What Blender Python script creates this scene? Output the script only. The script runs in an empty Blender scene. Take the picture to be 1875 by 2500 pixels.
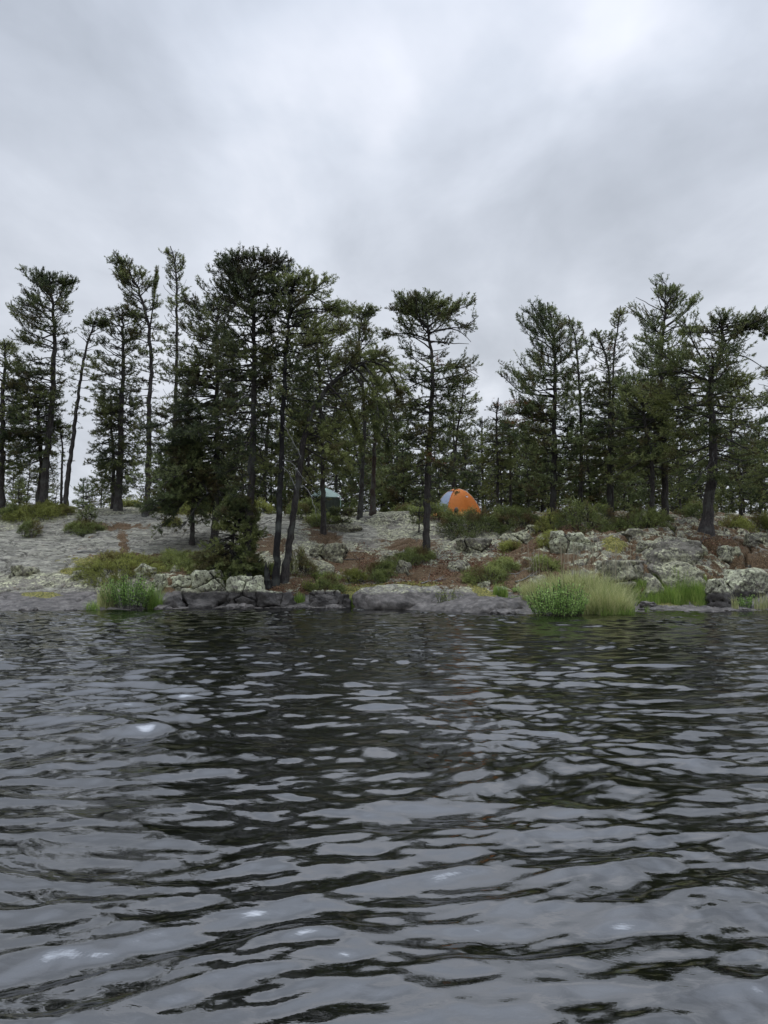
import bpy, math, random
import numpy as np
from math import radians as R

# ------------------------------------------------------------------ camera, sky, sun
scene = bpy.context.scene
FPX, HCAM, PITCH = 1889.0, 1.2, math.atan(127 / 1889.0)
cd = bpy.data.cameras.new('camera'); cam = bpy.data.objects.new('camera', cd)
scene.collection.objects.link(cam); scene.camera = cam
cam.location = (0, 0, HCAM); cam.rotation_euler = (R(90) + PITCH, 0, 0)
cd.sensor_fit = 'VERTICAL'; cd.sensor_height = 24.0; cd.sensor_width = 24.0
cd.lens = 24.0 * FPX / 2500.0
cd.clip_start = 0.05; cd.clip_end = 6000
scene.view_settings.view_transform = 'Standard'; scene.view_settings.look = 'None'
scene.view_settings.exposure = 0.45; scene.view_settings.gamma = 1.0
scene.render.resolution_x, scene.render.resolution_y = 768, 1024
scene.cycles.max_bounces = 5; scene.cycles.diffuse_bounces = 3; scene.cycles.glossy_bounces = 3
scene.cycles.transmission_bounces = 2; scene.cycles.caustics_reflective = False

SP, CP = math.sin(PITCH), math.cos(PITCH)
def P(px, py, d):
    dx = (px - 937.5) / FPX; dy = (1250 - py) / FPX
    k = d / (CP - dy * SP)
    return np.array([k * dx, d, HCAM + k * (SP + dy * CP)])
def proj(x, y, z):
    zz = z - HCAM
    f = y * CP + zz * SP; u = -y * SP + zz * CP
    return 937.5 + FPX * x / f, 1250 - FPX * u / f
def raydir(px, py):
    v = P(px, py, 1.0) - np.array([0, 0, HCAM]); return v / np.linalg.norm(v)

SUN_EL, SUN_AZ = R(86), R(16)
world = bpy.data.worlds.new('World'); scene.world = world; world.use_nodes = True
def nd(nt, t, **kw):
    n = nt.nodes.new(t)
    for k, v in kw.items():
        if k in n.bl_rna.properties.keys(): setattr(n, k, v)
    return n
def setin(n, **kw):
    for k, v in kw.items(): n.inputs[k.replace('_', ' ')].default_value = v
    return n
def mth(nt, op, a, b=None, c=None, clamp=False):
    n = nt.nodes.new('ShaderNodeMath'); n.operation = op; n.use_clamp = clamp
    for i, v in enumerate((a, b, c)):
        if v is None: continue
        if isinstance(v, (int, float)): n.inputs[i].default_value = v
        else: nt.links.new(v, n.inputs[i])
    return n.outputs[0]
def mixc(nt, fac, a, b, blend='MIX'):
    n = nt.nodes.new('ShaderNodeMix'); n.data_type = 'RGBA'; n.blend_type = blend; n.clamp_factor = True
    for i, v in ((0, fac), (6, a), (7, b)):
        if isinstance(v, (int, float)): n.inputs[i].default_value = v
        elif isinstance(v, (tuple, list)): n.inputs[i].default_value = (*v, 1) if len(v) == 3 else v
        else: nt.links.new(v, n.inputs[i])
    return n.outputs[2]
def ramp(nt, val, stops, interp='LINEAR'):
    n = nt.nodes.new('ShaderNodeValToRGB'); cr = n.color_ramp; cr.interpolation = interp
    while len(cr.elements) > 1: cr.elements.remove(cr.elements[0])
    for i, (p, c) in enumerate(stops):
        e = cr.elements[0] if i == 0 else cr.elements.new(p)
        e.position = p
        e.color = (c, c, c, 1) if isinstance(c, (int, float)) else (*c, 1)
    nt.links.new(val, n.inputs[0]); return n.outputs[0]
def noise(nt, vec, scale, detail=4, rough=.5, dist=0, kind=None):
    n = nt.nodes.new('ShaderNodeTexNoise')
    if kind: n.noise_type = kind
    n.inputs['Scale'].default_value = scale; n.inputs['Detail'].default_value = detail
    n.inputs['Roughness'].default_value = rough; n.inputs['Distortion'].default_value = dist
    if vec is not None: nt.links.new(vec, n.inputs['Vector'])
    return n.outputs[0]
def mapping(nt, vec, scale=(1, 1, 1), loc=(0, 0, 0), rot=(0, 0, 0)):
    n = nt.nodes.new('ShaderNodeMapping'); nt.links.new(vec, n.inputs['Vector'])
    n.inputs['Scale'].default_value = scale; n.inputs['Location'].default_value = loc
    n.inputs['Rotation'].default_value = rot
    return n.outputs[0]

def build_world():
    nt = world.node_tree; nt.nodes.clear()
    out = nd(nt, 'ShaderNodeOutputWorld'); bg = nd(nt, 'ShaderNodeBackground')
    nt.links.new(bg.outputs[0], out.inputs[0]); bg.inputs['Strength'].default_value = 0.1
    sky = nd(nt, 'ShaderNodeTexSky'); sky.sky_type = 'NISHITA'; sky.sun_disc = False
    sky.sun_elevation = SUN_EL; sky.sun_rotation = SUN_AZ
    tc = nd(nt, 'ShaderNodeTexCoord'); D = tc.outputs['Generated']
    sep = nd(nt, 'ShaderNodeSeparateXYZ'); nt.links.new(D, sep.inputs[0])
    zp = mth(nt, 'ADD', mth(nt, 'MAXIMUM', sep.outputs[2], 0.0), 0.22)
    cmb = nd(nt, 'ShaderNodeCombineXYZ')
    nt.links.new(mth(nt, 'DIVIDE', sep.outputs[0], zp), cmb.inputs[0])
    nt.links.new(mth(nt, 'DIVIDE', sep.outputs[1], zp), cmb.inputs[1])
    n1 = noise(nt, mapping(nt, cmb.outputs[0], (1.5, .9, 1), (3.1, 1.7, 0), (0, 0, .35)), 1.5, 6, .5, .45)
    n2 = noise(nt, mapping(nt, cmb.outputs[0], (1, .8, 1), (7.1, 0.7, 0)), 3.2, 5, .55, .3)
    v = mth(nt, 'ADD', mth(nt, 'MULTIPLY', mth(nt, 'SUBTRACT', n1, .5), 1.45), mth(nt, 'MULTIPLY', mth(nt, 'SUBTRACT', n2, .5), .85))
    v = mth(nt, 'ADD', v, 0.5)
    # brighter and darker parts of the cloud deck, by direction
    wob = nd(nt, 'ShaderNodeVectorMath'); wob.operation = 'MULTIPLY_ADD'
    wn = nd(nt, 'ShaderNodeTexNoise'); wn.inputs['Scale'].default_value = 5; wn.inputs['Detail'].default_value = 4
    nt.links.new(D, wn.inputs['Vector']); nt.links.new(wn.outputs['Color'], wob.inputs[0])
    wob.inputs[1].default_value = (.22, .22, .22)
    off = nd(nt, 'ShaderNodeVectorMath'); off.operation = 'SUBTRACT'
    nt.links.new(D, off.inputs[0]); off.inputs[1].default_value = (.11, .11, .11)
    nt.links.new(off.outputs[0], wob.inputs[2])
    wno = nd(nt, 'ShaderNodeVectorMath'); wno.operation = 'NORMALIZE'; nt.links.new(wob.outputs[0], wno.inputs[0]); wob = wno
    for (px, py, rad, amp) in ((1480, 60, 140, .34), (1440, 190, 130, .20), (960, 90, 240, .34), (880, 230, 160, .22), (620, 120, 200, .15), (1250, 330, 220, .05),
                               (120, 230, 320, -.12), (800, 390, 190, -.17), (280, 400, 160, -.08), (1790, 520, 300, -.05),
                               (1250, 620, 300, -.02), (1800, 120, 160, .12), (60, 600, 240, .18), (450, 560, 260, .10), (850, 700, 250, .10), (1480, 350, 160, -.10), (1000, 480, 200, -.04), (1150, 200, 120, -.10)):
        dv = raydir(px, py); w = (rad / FPX) ** 2
        dt = nd(nt, 'ShaderNodeVectorMath'); dt.operation = 'DOT_PRODUCT'
        nt.links.new(wob.outputs[0], dt.inputs[0]); dt.inputs[1].default_value = tuple(dv)
        g = mth(nt, 'EXPONENT', mth(nt, 'MULTIPLY', mth(nt, 'SUBTRACT', 1.0, dt.outputs['Value']), -2.0 / w))
        v = mth(nt, 'ADD', v, mth(nt, 'MULTIPLY', g, amp * 1.25))
    col = ramp(nt, mth(nt, 'MULTIPLY', v, .7), [(.06, (.37, .395, .435)), (.30, (.455, .482, .53)), (.50, (.55, .578, .63)), (.70, (.66, .675, .72)), (.92, (.77, .78, .80))])
    # extra brightness overhead, above the view, added to lift the light on the land
    zf = mth(nt, 'MULTIPLY', mth(nt, 'SUBTRACT', sep.outputs[2], .88), 8.3, clamp=True)
    zf = mth(nt, 'ADD', mth(nt, 'MULTIPLY', zf, ZENITH), 1.0)
    zf = mth(nt, 'ADD', zf, mth(nt, 'MULTIPLY', mth(nt, 'MULTIPLY', mth(nt, 'SUBTRACT', sep.outputs[2], .60), 4, clamp=True), .45))
    sc = nd(nt, 'ShaderNodeVectorMath'); sc.operation = 'SCALE'
    zt = mixc(nt, mth(nt, 'MULTIPLY', mth(nt, 'SUBTRACT', sep.outputs[2], .25), 1.6, clamp=True), (1, 1, 1), (.93, .98, 1.07))
    nt.links.new(mixc(nt, 1.0, col, zt, 'MULTIPLY'), sc.inputs[0]); nt.links.new(mth(nt, 'MULTIPLY', zf, 10.0), sc.inputs['Scale'])
    fin = mixc(nt, .96, sky.outputs[0], sc.outputs[0])
    nt.links.new(fin, bg.inputs[0])
ZENITH = 4.2
build_world()
sd = bpy.data.lights.new('sun', 'SUN'); sd.energy = 0.5; sd.angle = R(16); sd.color = (1, .99, .97)
so = bpy.data.objects.new('sun', sd); scene.collection.objects.link(so)
so.rotation_euler = (R(90) - SUN_EL, 0, math.pi - SUN_AZ)

# ------------------------------------------------------------------ helpers
rng = np.random.default_rng(7)
COL = scene.collection
def nrm(a): return a / np.maximum(np.linalg.norm(a, axis=-1, keepdims=True), 1e-9)
def _h(ix, iy, iz, seed):
    h = (ix.astype(np.int64) * 374761393 + iy.astype(np.int64) * 668265263 + iz.astype(np.int64) * 2147483647 + seed * 974634777) & 0xffffffff
    h = ((h ^ (h >> 13)) * 1274126177) & 0xffffffff
    h = ((h ^ (h >> 16)) * 2246822519) & 0xffffffff
    return ((h ^ (h >> 15)) & 0xffffff) / float(0xffffff)
def vn(x, y, z=None, seed=0):
    z = np.zeros_like(x) if z is None else z
    ix, iy, iz = np.floor(x), np.floor(y), np.floor(z)
    fx, fy, fz = x - ix, y - iy, z - iz
    s = lambda t: t * t * t * (t * (t * 6 - 15) + 10)
    fx, fy, fz = s(fx), s(fy), s(fz)
    ix, iy, iz = ix.astype(np.int64), iy.astype(np.int64), iz.astype(np.int64)
    r = 0
    for a in (0, 1):
        for b in (0, 1):
            for c in (0, 1):
                w = (fx if a else 1 - fx) * (fy if b else 1 - fy) * (fz if c else 1 - fz)
                r = r + w * _h(ix + a, iy + b, iz + c, seed)
    return r * 2 - 1
def fbm(x, y, z=None, oct=4, seed=0, gain=.5, lac=2.03):
    t, a, f = 0, 1.0, 1.0
    for o in range(oct):
        t = t + a * vn(x * f, y * f, None if z is None else z * f, seed + o * 17)
        a *= gain; f *= lac
    return t
def voro_edge(x, y, seed=0):
    """distance to cell borders (2-D), and a random value for the cell"""
    ix, iy = np.floor(x).astype(np.int64), np.floor(y).astype(np.int64)
    d1 = np.full(x.shape, 9.0); d2 = d1.copy(); idv = np.zeros(x.shape)
    for a in (-1, 0, 1):
        for b in (-1, 0, 1):
            cx, cy = ix + a, iy + b
            qx = cx + _h(cx, cy, cx * 0, seed); qy = cy + _h(cx, cy, cx * 0 + 3, seed)
            d = np.hypot(x - qx, y - qy); rv = _h(cx, cy, cx * 0 + 7, seed)
            n1 = d < d1
            d2 = np.where(n1, d1, np.minimum(d2, d)); idv = np.where(n1, rv, idv); d1 = np.where(n1, d, d1)
    return d2 - d1, idv

def link(name, me, mats, parent=None):
    o = bpy.data.objects.new(name, me); COL.objects.link(o)
    for m in (mats if isinstance(mats, (list, tuple)) else [mats]):
        if m: me.materials.append(m)
    if parent is not None: o.parent = parent
    return o
def mesh_np(name, v, f, smooth=True, matidx=None, attrs=None):
    """v (n,3); f list of (k,nverts) int arrays"""
    me = bpy.data.meshes.new(name)
    if not isinstance(f, list): f = [f]
    f = [np.asarray(a, dtype=np.int32) for a in f if len(a)]
    v = np.asarray(v, dtype=np.float32)
    nl = sum(a.size for a in f); npoly = sum(len(a) for a in f)
    me.vertices.add(len(v)); me.vertices.foreach_set('co', v.ravel())
    me.loops.add(nl); me.polygons.add(npoly)
    me.loops.foreach_set('vertex_index', np.concatenate([a.ravel() for a in f]))
    tot = np.concatenate([np.full(len(a), a.shape[1], np.int32) for a in f])
    st = np.concatenate([[0], np.cumsum(tot)[:-1]]).astype(np.int32)
    me.polygons.foreach_set('loop_start', st); me.polygons.foreach_set('loop_total', tot)
    if matidx is not None: me.polygons.foreach_set('material_index', np.asarray(matidx, np.int32))
    me.polygons.foreach_set('use_smooth', np.full(npoly, smooth, bool))
    me.update(calc_edges=True)
    for k, a in (attrs or {}).items():
        at = me.attributes.new(k, 'FLOAT', 'POINT'); at.data.foreach_set('value', np.asarray(a, np.float32))
    return me
def tag(o, label=None, cat=None, group=None, kind=None):
    if label: o['label'] = label
    if cat: o['category'] = cat
    if group: o['group'] = group
    if kind: o['kind'] = kind
    return o
def empty(name, loc, label, cat, group=None):
    o = bpy.data.objects.new(name, None); COL.objects.link(o); o.location = tuple(loc); o.empty_display_size = .2
    return tag(o, label, cat, group)
def grid_faces(nr, nc):
    i = np.arange(nr - 1)[:, None] * nc + np.arange(nc - 1)[None, :]
    return np.stack([i, i + 1, i + nc + 1, i + nc], -1).reshape(-1, 4)
def tubes(pts, rad, sides=5, cap=True):
    """batch of tubes: pts (M,N,3), rad (M,N) -> verts, quads"""
    pts = np.asarray(pts, float); rad = np.asarray(rad, float)
    M, N, _ = pts.shape
    t = np.gradient(pts, axis=1); t = nrm(t)
    ref = np.where(np.abs(t[..., 2:3]) > .85, np.array([1., 0, 0]), np.array([0., 0, 1.]))
    a = nrm(np.cross(t, ref)); b = np.cross(t, a)
    th = np.arange(sides) * 2 * math.pi / sides
    ring = pts[:, :, None, :] + rad[:, :, None, None] * (np.cos(th)[None, None, :, None] * a[:, :, None, :] + np.sin(th)[None, None, :, None] * b[:, :, None, :])
    v = ring.reshape(-1, 3)
    m = np.arange(M)[:, None, None] * N * sides; n = np.arange(N - 1)[None, :, None] * sides; s = np.arange(sides)[None, None, :]
    s2 = (s + 1) % sides
    q = np.stack([m + n + s, m + n + s2, m + n + sides + s2, m + n + sides + s], -1).reshape(-1, 4)
    return v, q
def join(parts):
    vs, fs, off = [], [], 0
    for v, f in parts:
        vs.append(v); fs.append(np.asarray(f) + off); off += len(v)
    return np.concatenate(vs), fs

# ------------------------------------------------------------------ materials
def mat(name):
    m = bpy.data.materials.new(name); m.use_nodes = True; nt = m.node_tree
    b = nt.nodes['Principled BSDF']; return m, nt, b
def pos(nt): return nd(nt, 'ShaderNodeNewGeometry').outputs['Position']
def attr(nt, name):
    n = nd(nt, 'ShaderNodeAttribute'); n.attribute_name = name; return n.outputs['Fac']
def bump(nt, b, h, strength, dist, prev=None):
    n = nd(nt, 'ShaderNodeBump'); n.inputs['Strength'].default_value = strength; n.inputs['Distance'].default_value = dist
    nt.links.new(h, n.inputs['Height'])
    if prev is not None: nt.links.new(prev, n.inputs['Normal'])
    nt.links.new(n.outputs[0], b.inputs['Normal']); return n.outputs[0]

def rock_material(name, lichen=1.0, cream=False, wetk=1.0, cover=False, rocktone=(.15, .138, .112), smoothrock=False):
    m, nt, b = mat(name); p = pos(nt)
    n_big = noise(nt, p, 1.1, 5, .6); n_mid = noise(nt, p, 4, 6, .7); n_fine = noise(nt, p, 13, 5, .75)
    n_st = noise(nt, mapping(nt, p, (2, 2, 9), rot=(.15, .1, 0)), 2.2, 5, .6)
    col = ramp(nt, n_mid, [(.36, tuple(c * .3 for c in rocktone)), (.5, rocktone), (.66, tuple(c * 1.6 for c in rocktone))])
    col = mixc(nt, ramp(nt, n_st, [(.42, 0.0), (.6, .5)]), col, (.20, .178, .15))
    # crustose lichen in rosettes
    vo = nd(nt, 'ShaderNodeTexVoronoi'); vo.inputs['Scale'].default_value = 3.4; vo.inputs['Randomness'].default_value = 1
    wv = nd(nt, 'ShaderNodeVectorMath'); wv.operation = 'MULTIPLY_ADD'
    wn = nd(nt, 'ShaderNodeTexNoise'); wn.inputs['Scale'].default_value = 9; wn.inputs['Detail'].default_value = 4
    nt.links.new(p, wn.inputs['Vector']); nt.links.new(wn.outputs['Color'], wv.inputs[0]); wv.inputs[1].default_value = (.16, .16, .16); nt.links.new(p, wv.inputs[2])
    nt.links.new(wv.outputs[0], vo.inputs['Vector'])
    ros = ramp(nt, vo.outputs['Distance'], [(.34, 1.0), (.44, 0.0)])
    pres = ramp(nt, mth(nt, 'ADD', mth(nt, 'MULTIPLY', n_big, .55), mth(nt, 'MULTIPLY', n_fine, .45)), [(.45, 0.0), (.50, 1.0)] if not cream else [(.40, 0.0), (.45, 1.0)])
    lm = mth(nt, 'MULTIPLY', mth(nt, 'ADD', mth(nt, 'MULTIPLY', ros, .5), .5), pres)
    lm = mth(nt, 'ADD', lm, mth(nt, 'MULTIPLY', ramp(nt, noise(nt, p, 30, 3, .6), [(.52, 0.0), (.62, 1.0)]), .05 if cover else .2), clamp=True)
    # wave-washed band without lichen just above the lake
    sep = nd(nt, 'ShaderNodeSeparateXYZ'); nt.links.new(p, sep.inputs[0])
    zz = mth(nt, 'ADD', sep.outputs[2], mth(nt, 'MULTIPLY', mth(nt, 'SUBTRACT', n_big, .5), .25))
    zz = mth(nt, 'ADD', zz, mth(nt, 'MULTIPLY', mth(nt, 'SUBTRACT', n_fine, .5), .12))
    band = ramp(nt, zz, [(.40, 0.0), (.47, 1.0)])
    licol = ramp(nt, noise(nt, p, 13, 4, .6), [(.36, (.22, .22, .145)), (.5, (.39, .385, .25)), (.66, (.62, .61, .40))] if not cream else [(.34, (.34, .34, .23)), (.48, (.56, .57, .38)), (.64, (.74, .75, .52))])
    # orange-brown and dark speckle in the lichen
    licol = mixc(nt, ramp(nt, noise(nt, mapping(nt, p, loc=(5, 3, 1)), 11, 3, .6), [(.53, 0.0), (.60, .85)]), licol, (.05, .045, .035))
    lm2 = mth(nt, 'MULTIPLY', mth(nt, 'MULTIPLY', lm, band), lichen, clamp=True)
    wet = ramp(nt, n_mid, [(.34, tuple(k * wetk for k in (.050, .045, .041))), (.5, tuple(k * wetk for k in (.115, .104, .094))), (.66, tuple(k * wetk for k in (.21, .19, .172)))])
    col = mixc(nt, band, wet, col)
    col = mixc(nt, lm2, col, licol)
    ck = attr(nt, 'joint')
    col = mixc(nt, ramp(nt, mth(nt, 'ADD', ck, mth(nt, 'MULTIPLY', mth(nt, 'SUBTRACT', n_mid, .5), .6)), [(.35, 0.0), (.6, .92)]), col, (.016, .013, .010))  # joints darkened in the colour to deepen the shade of the crevices
    under = ramp(nt, sep.outputs[2], [(.0, .55), (.10, 1.0)])
    if cover:
        lit, moss, bare = attr(nt, 'litter'), attr(nt, 'moss'), attr(nt, 'bare')
        # bare grey rock sheets
        vc = nd(nt, 'ShaderNodeTexVoronoi'); vc.feature = 'DISTANCE_TO_EDGE'; vc.inputs['Scale'].default_value = .45
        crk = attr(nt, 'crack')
        nt.links.new(mapping(nt, wv.outputs[0], (1.1, 2.6, 2.6), rot=(0, 0, .12)), vc.inputs['Vector'])
        bcol = ramp(nt, mth(nt, 'ADD', mth(nt, 'MULTIPLY', n_mid, .72), mth(nt, 'MULTIPLY', n_fine, .28)), [(.36, (.10, .093, .076)), (.5, (.25, .236, .195)), (.63, (.43, .41, .33))])
        bcol = mixc(nt, ramp(nt, noise(nt, mapping(nt, p, (.5, 1.2, 1.2)), 1.5, 6, .6), [(.44, 0.0), (.60, .6)]), bcol, (.33, .32, .25))
        bcol = mixc(nt, ramp(nt, noise(nt, mapping(nt, p, (.45, 2, 2), (4, 1, 0)), 1.6, 6, .7), [(.52, 0.0), (.60, .7)]), bcol, (.075, .07, .06))
        fis = noise(nt, mapping(nt, p, (.35, 3.2, 3.2), (2, 7, 0), (0, 0, .12)), 1.3, 5, .6)
        bcol = mixc(nt, ramp(nt, mth(nt, 'ABSOLUTE', mth(nt, 'SUBTRACT', fis, .5)), [(.0, .9), (.012, .5), (.03, 0.0)]), bcol, (.03, .027, .022))
        bcol = mixc(nt, ramp(nt, vc.outputs['Distance'], [(.0, .8), (.022, 0.0)]), bcol, (.03, .028, .025))
        bf = mth(nt, 'ADD', bare, mth(nt, 'MULTIPLY', mth(nt, 'SUBTRACT', n_fine, .5), .9))
        col = mixc(nt, mth(nt, 'MULTIPLY', ramp(nt, bf, [(.40, 0.0), (.56, .95)]), band), col, bcol)
        col = mixc(nt, mth(nt, 'MULTIPLY', ramp(nt, mth(nt, 'ADD', crk, mth(nt, 'MULTIPLY', mth(nt, 'SUBTRACT', n_mid, .5), .8)), [(.35, 0.0), (.6, .9)]), band), col, (.022, .018, .014))  # dark soil colour in the cracks, also standing in for their faint shade
        lf = mth(nt, 'ADD', lit, mth(nt, 'MULTIPLY', mth(nt, 'SUBTRACT', noise(nt, p, 3.1, 6, .72), .5), 2.4))
        lcol = ramp(nt, noise(nt, p, 32, 5, .75), [(.34, (.026, .018, .010)), (.48, (.085, .053, .027)), (.58, (.165, .104, .052)), (.70, (.33, .25, .14))])
        lfac = ramp(nt, lf, [(.46, 0.0), (.54, 1.0)])
        col = mixc(nt, mth(nt, 'MULTIPLY', lfac, ramp(nt, zz, [(.30, 0.0), (.40, 1.0)])), col, lcol)
        mf = mth(nt, 'ADD', moss, mth(nt, 'MULTIPLY', mth(nt, 'SUBTRACT', noise(nt, p, 4.3, 6, .7), .5), 1.3))
        mcol = ramp(nt, noise(nt, p, 22, 4, .7), [(.34, (.03, .034, .012)), (.5, (.13, .13, .035)), (.64, (.36, .30, .08))])
        mfac = ramp(nt, mf, [(.47, 0.0), (.55, 1.0)])
        col = mixc(nt, mfac, col, mcol)
    nt.links.new(col, b.inputs['Base Color'])
    b.inputs['Specular IOR Level'].default_value = .3
    rr = mth(nt, 'ADD', mth(nt, 'MULTIPLY', ramp(nt, zz, [(.12, 0.0), (.4, 1.0)]), .38), .48)
    nt.links.new(rr, b.inputs['Roughness'])
    h = mth(nt, 'ADD', mth(nt, 'MULTIPLY', n_mid, .9), mth(nt, 'MULTIPLY', n_fine, .45))
    h = mth(nt, 'ADD', h, mth(nt, 'MULTIPLY', lm2, .12))
    bump(nt, b, h, (.35 if cover else .9) if not smoothrock else .45, .08)
    return m
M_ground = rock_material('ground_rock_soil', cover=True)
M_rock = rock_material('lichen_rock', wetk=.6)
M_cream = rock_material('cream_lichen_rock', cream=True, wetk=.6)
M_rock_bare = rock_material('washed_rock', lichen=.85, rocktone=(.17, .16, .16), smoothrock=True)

def bark_material(name, c0, c1, c2):
    m, nt, b = mat(name); p = pos(nt)
    n = noise(nt, mapping(nt, p, (1, 1, .22)), 22, 5, .7); n2 = noise(nt, p, 2.5, 3)
    col = ramp(nt, n, [(.3, c0), (.52, c1), (.72, c2)])
    col = mixc(nt, ramp(nt, n2, [(.5, 0.0), (.65, .45)]), col, (.13, .14, .12))
    nt.links.new(col, b.inputs['Base Color']); b.inputs['Roughness'].default_value = .9
    bump(nt, b, n, .9, .03); return m
M_bark = bark_material('pine_bark', (.018, .015, .014), (.05, .042, .038), (.11, .095, .085))
M_bark_black = bark_material('charred_bark', (.006, .006, .006), (.015, .013, .013), (.04, .032, .03))
M_bark_grey = bark_material('grey_bark', (.035, .032, .032), (.085, .08, .078), (.17, .16, .155))
M_dead = bark_material('dead_wood', (.12, .115, .11), (.26, .25, .24), (.40, .39, .37))
M_rusty = bark_material('rusty_bark', (.02, .013, .01), (.055, .035, .026), (.12, .075, .055))

def leaf_material(name, dark, mid, light, brown=None, trans=.33, bscale=.55):
    m, nt, b = mat(name); p = pos(nt); t = attr(nt, 'tint')
    n = noise(nt, p, bscale, 4, .55)
    oi = nd(nt, 'ShaderNodeObjectInfo').outputs['Random']
    v = mth(nt, 'ADD', mth(nt, 'ADD', mth(nt, 'MULTIPLY', t, .6), mth(nt, 'MULTIPLY', n, .7)), mth(nt, 'MULTIPLY', mth(nt, 'SUBTRACT', oi, .5), .22))
    col = ramp(nt, v, [(.30, dark), (.58, mid), (.95, light)])
    if brown:
        bf = ramp(nt, mth(nt, 'ADD', noise(nt, mapping(nt, p, loc=(9, 4, 2)), 1.3, 3, .5), mth(nt, 'MULTIPLY', t, .10)), [(.60, 0.0), (.68, .75)])
        col = mixc(nt, bf, col, brown)
    nt.links.new(col, b.inputs['Base Color']); b.inputs['Roughness'].default_value = .55
    b.inputs['Specular IOR Level'].default_value = .3
    tr = nd(nt, 'ShaderNodeBsdfTranslucent'); nt.links.new(col, tr.inputs['Color'])
    mx = nd(nt, 'ShaderNodeMixShader'); mx.inputs[0].default_value = trans
    nt.links.new(b.outputs[0], mx.inputs[1]); nt.links.new(tr.outputs[0], mx.inputs[2])
    nt.links.new(mx.outputs[0], nt.nodes['Material Output'].inputs[0])
    return m
M_pine = leaf_material('pine_needles', (.044, .065, .030), (.115, .145, .055), (.33, .36, .125), brown=(.12, .088, .04))
M_pine_dk = leaf_material('pine_needles_dark', (.034, .05, .027), (.088, .112, .047), (.26, .28, .10), brown=(.09, .068, .035))
M_pine_fresh = leaf_material('pine_needles_fresh', (.058, .085, .042), (.14, .18, .075), (.33, .37, .15), brown=(.14, .09, .04))
M_rust = leaf_material('dead_needles', (.12, .05, .02), (.26, .11, .045), (.42, .2, .09))
M_jun = leaf_material('juniper_needles', (.06, .085, .026), (.17, .205, .062), (.42, .47, .15), brown=(.14, .075, .035), bscale=1.6)
M_jun_y = leaf_material('juniper_yellow', (.10, .12, .028), (.27, .29, .07), (.52, .54, .16), brown=(.17, .12, .045), bscale=1.6)
M_leaf = leaf_material('green_leaves', (.10, .18, .045), (.26, .42, .10), (.48, .64, .22), bscale=2.5)
M_grass_g = leaf_material('fresh_grass', (.10, .17, .035), (.25, .38, .08), (.48, .58, .16), bscale=2.5)
M_grass_y = leaf_material('pale_grass', (.20, .24, .085), (.46, .50, .20), (.74, .70, .40), bscale=2.5)
M_straw = leaf_material('straw_stalks', (.25, .2, .13), (.42, .36, .25), (.6, .53, .4), bscale=2.5)
M_litter = leaf_material('dry_leaf_litter', (.07, .03, .02), (.20, .09, .05), (.42, .26, .16), bscale=2.5)

# ------------------------------------------------------------------ terrain
COLS = {
 -400: [(20, 1490), (21, 1470), (22, 1450), (23.5, 1405), (25, 1370), (27, 1330), (29, 1295), (31, 1275), (33, 1265)],
 0: [(20, 1490), (21, 1468), (22, 1446), (22.6, 1425), (23.5, 1400), (25, 1363), (27, 1320), (29, 1283), (31, 1258), (33, 1250)],
 150: [(20.1, 1489), (21.2, 1466), (22.2, 1444), (22.8, 1415), (23.5, 1395), (25, 1360), (27, 1322), (29, 1283), (31, 1250), (33, 1244)],
 300: [(20.4, 1487), (21.5, 1466), (22.2, 1440), (22.6, 1405), (24, 1380), (25.5, 1350), (27, 1322), (29, 1282), (31, 1246), (33, 1238)],
 450: [(20.9, 1486), (21.9, 1480), (22.35, 1440), (22.8, 1406), (24, 1388), (25.5, 1350), (27, 1322), (29, 1282), (31, 1250), (33, 1243)],
 600: [(21.3, 1483), (22.0, 1478), (22.35, 1448), (23.1, 1412), (25, 1370), (27, 1330), (29, 1288), (31, 1260), (33, 1251)],
 720: [(21.3, 1483), (22.0, 1478), (22.5, 1446), (23.5, 1415), (25, 1380), (27, 1330), (29, 1288), (31, 1264), (33, 1255)],
 800: [(21.2, 1483), (21.7, 1466), (22.7, 1440), (24, 1412), (25.5, 1378), (27, 1335), (29, 1290), (31, 1264), (33, 1254)],
 920: [(21.0, 1484), (21.7, 1466), (22.8, 1438), (24.5, 1405), (26, 1370), (28, 1322), (30, 1283), (31.5, 1256), (33, 1249)],
 1040: [(20.3, 1488), (21, 1455), (22, 1428), (23.5, 1398), (25.2, 1360), (27, 1325), (29, 1290), (31, 1264), (33, 1257)],
 1200: [(18.8, 1497), (20, 1477), (21, 1452), (22, 1430), (23, 1405), (24.5, 1370), (26, 1335), (28, 1300), (30, 1277), (33, 1262)],
 1350: [(18.5, 1499), (19.5, 1485), (20.5, 1468), (21.5, 1435), (22.3, 1398), (23.5, 1352), (25, 1312), (27, 1287), (30, 1266), (33, 1258)],
 1500: [(18.8, 1497), (20.5, 1477), (21.2, 1462), (21.7, 1405), (22.5, 1362), (24, 1320), (26, 1292), (29, 1270), (33, 1258)],
 1650: [(19.4, 1494), (20.8, 1478), (21.3, 1462), (21.8, 1410), (22.5, 1355), (23.5, 1318), (25, 1292), (29, 1268), (33, 1255)],
 1800: [(20, 1490), (20.9, 1476), (21.4, 1430), (22, 1395), (23.2, 1340), (24.5, 1308), (27, 1288), (31, 1268), (35, 1258)],
 1900: [(20, 1490), (20.8, 1470), (21.3, 1420), (22, 1385), (23.5, 1342), (25, 1312), (28, 1293), (32, 1272)],
 2400: [(20.5, 1488), (21.5, 1465), (23, 1420), (25, 1370), (28, 1320), (32, 1285)],
}
DT = np.concatenate([np.arange(16, 36, .1), np.arange(36, 121, 2.)])
PXT = np.array(sorted(COLS)); ZT = np.zeros((len(PXT), len(DT)))
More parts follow.
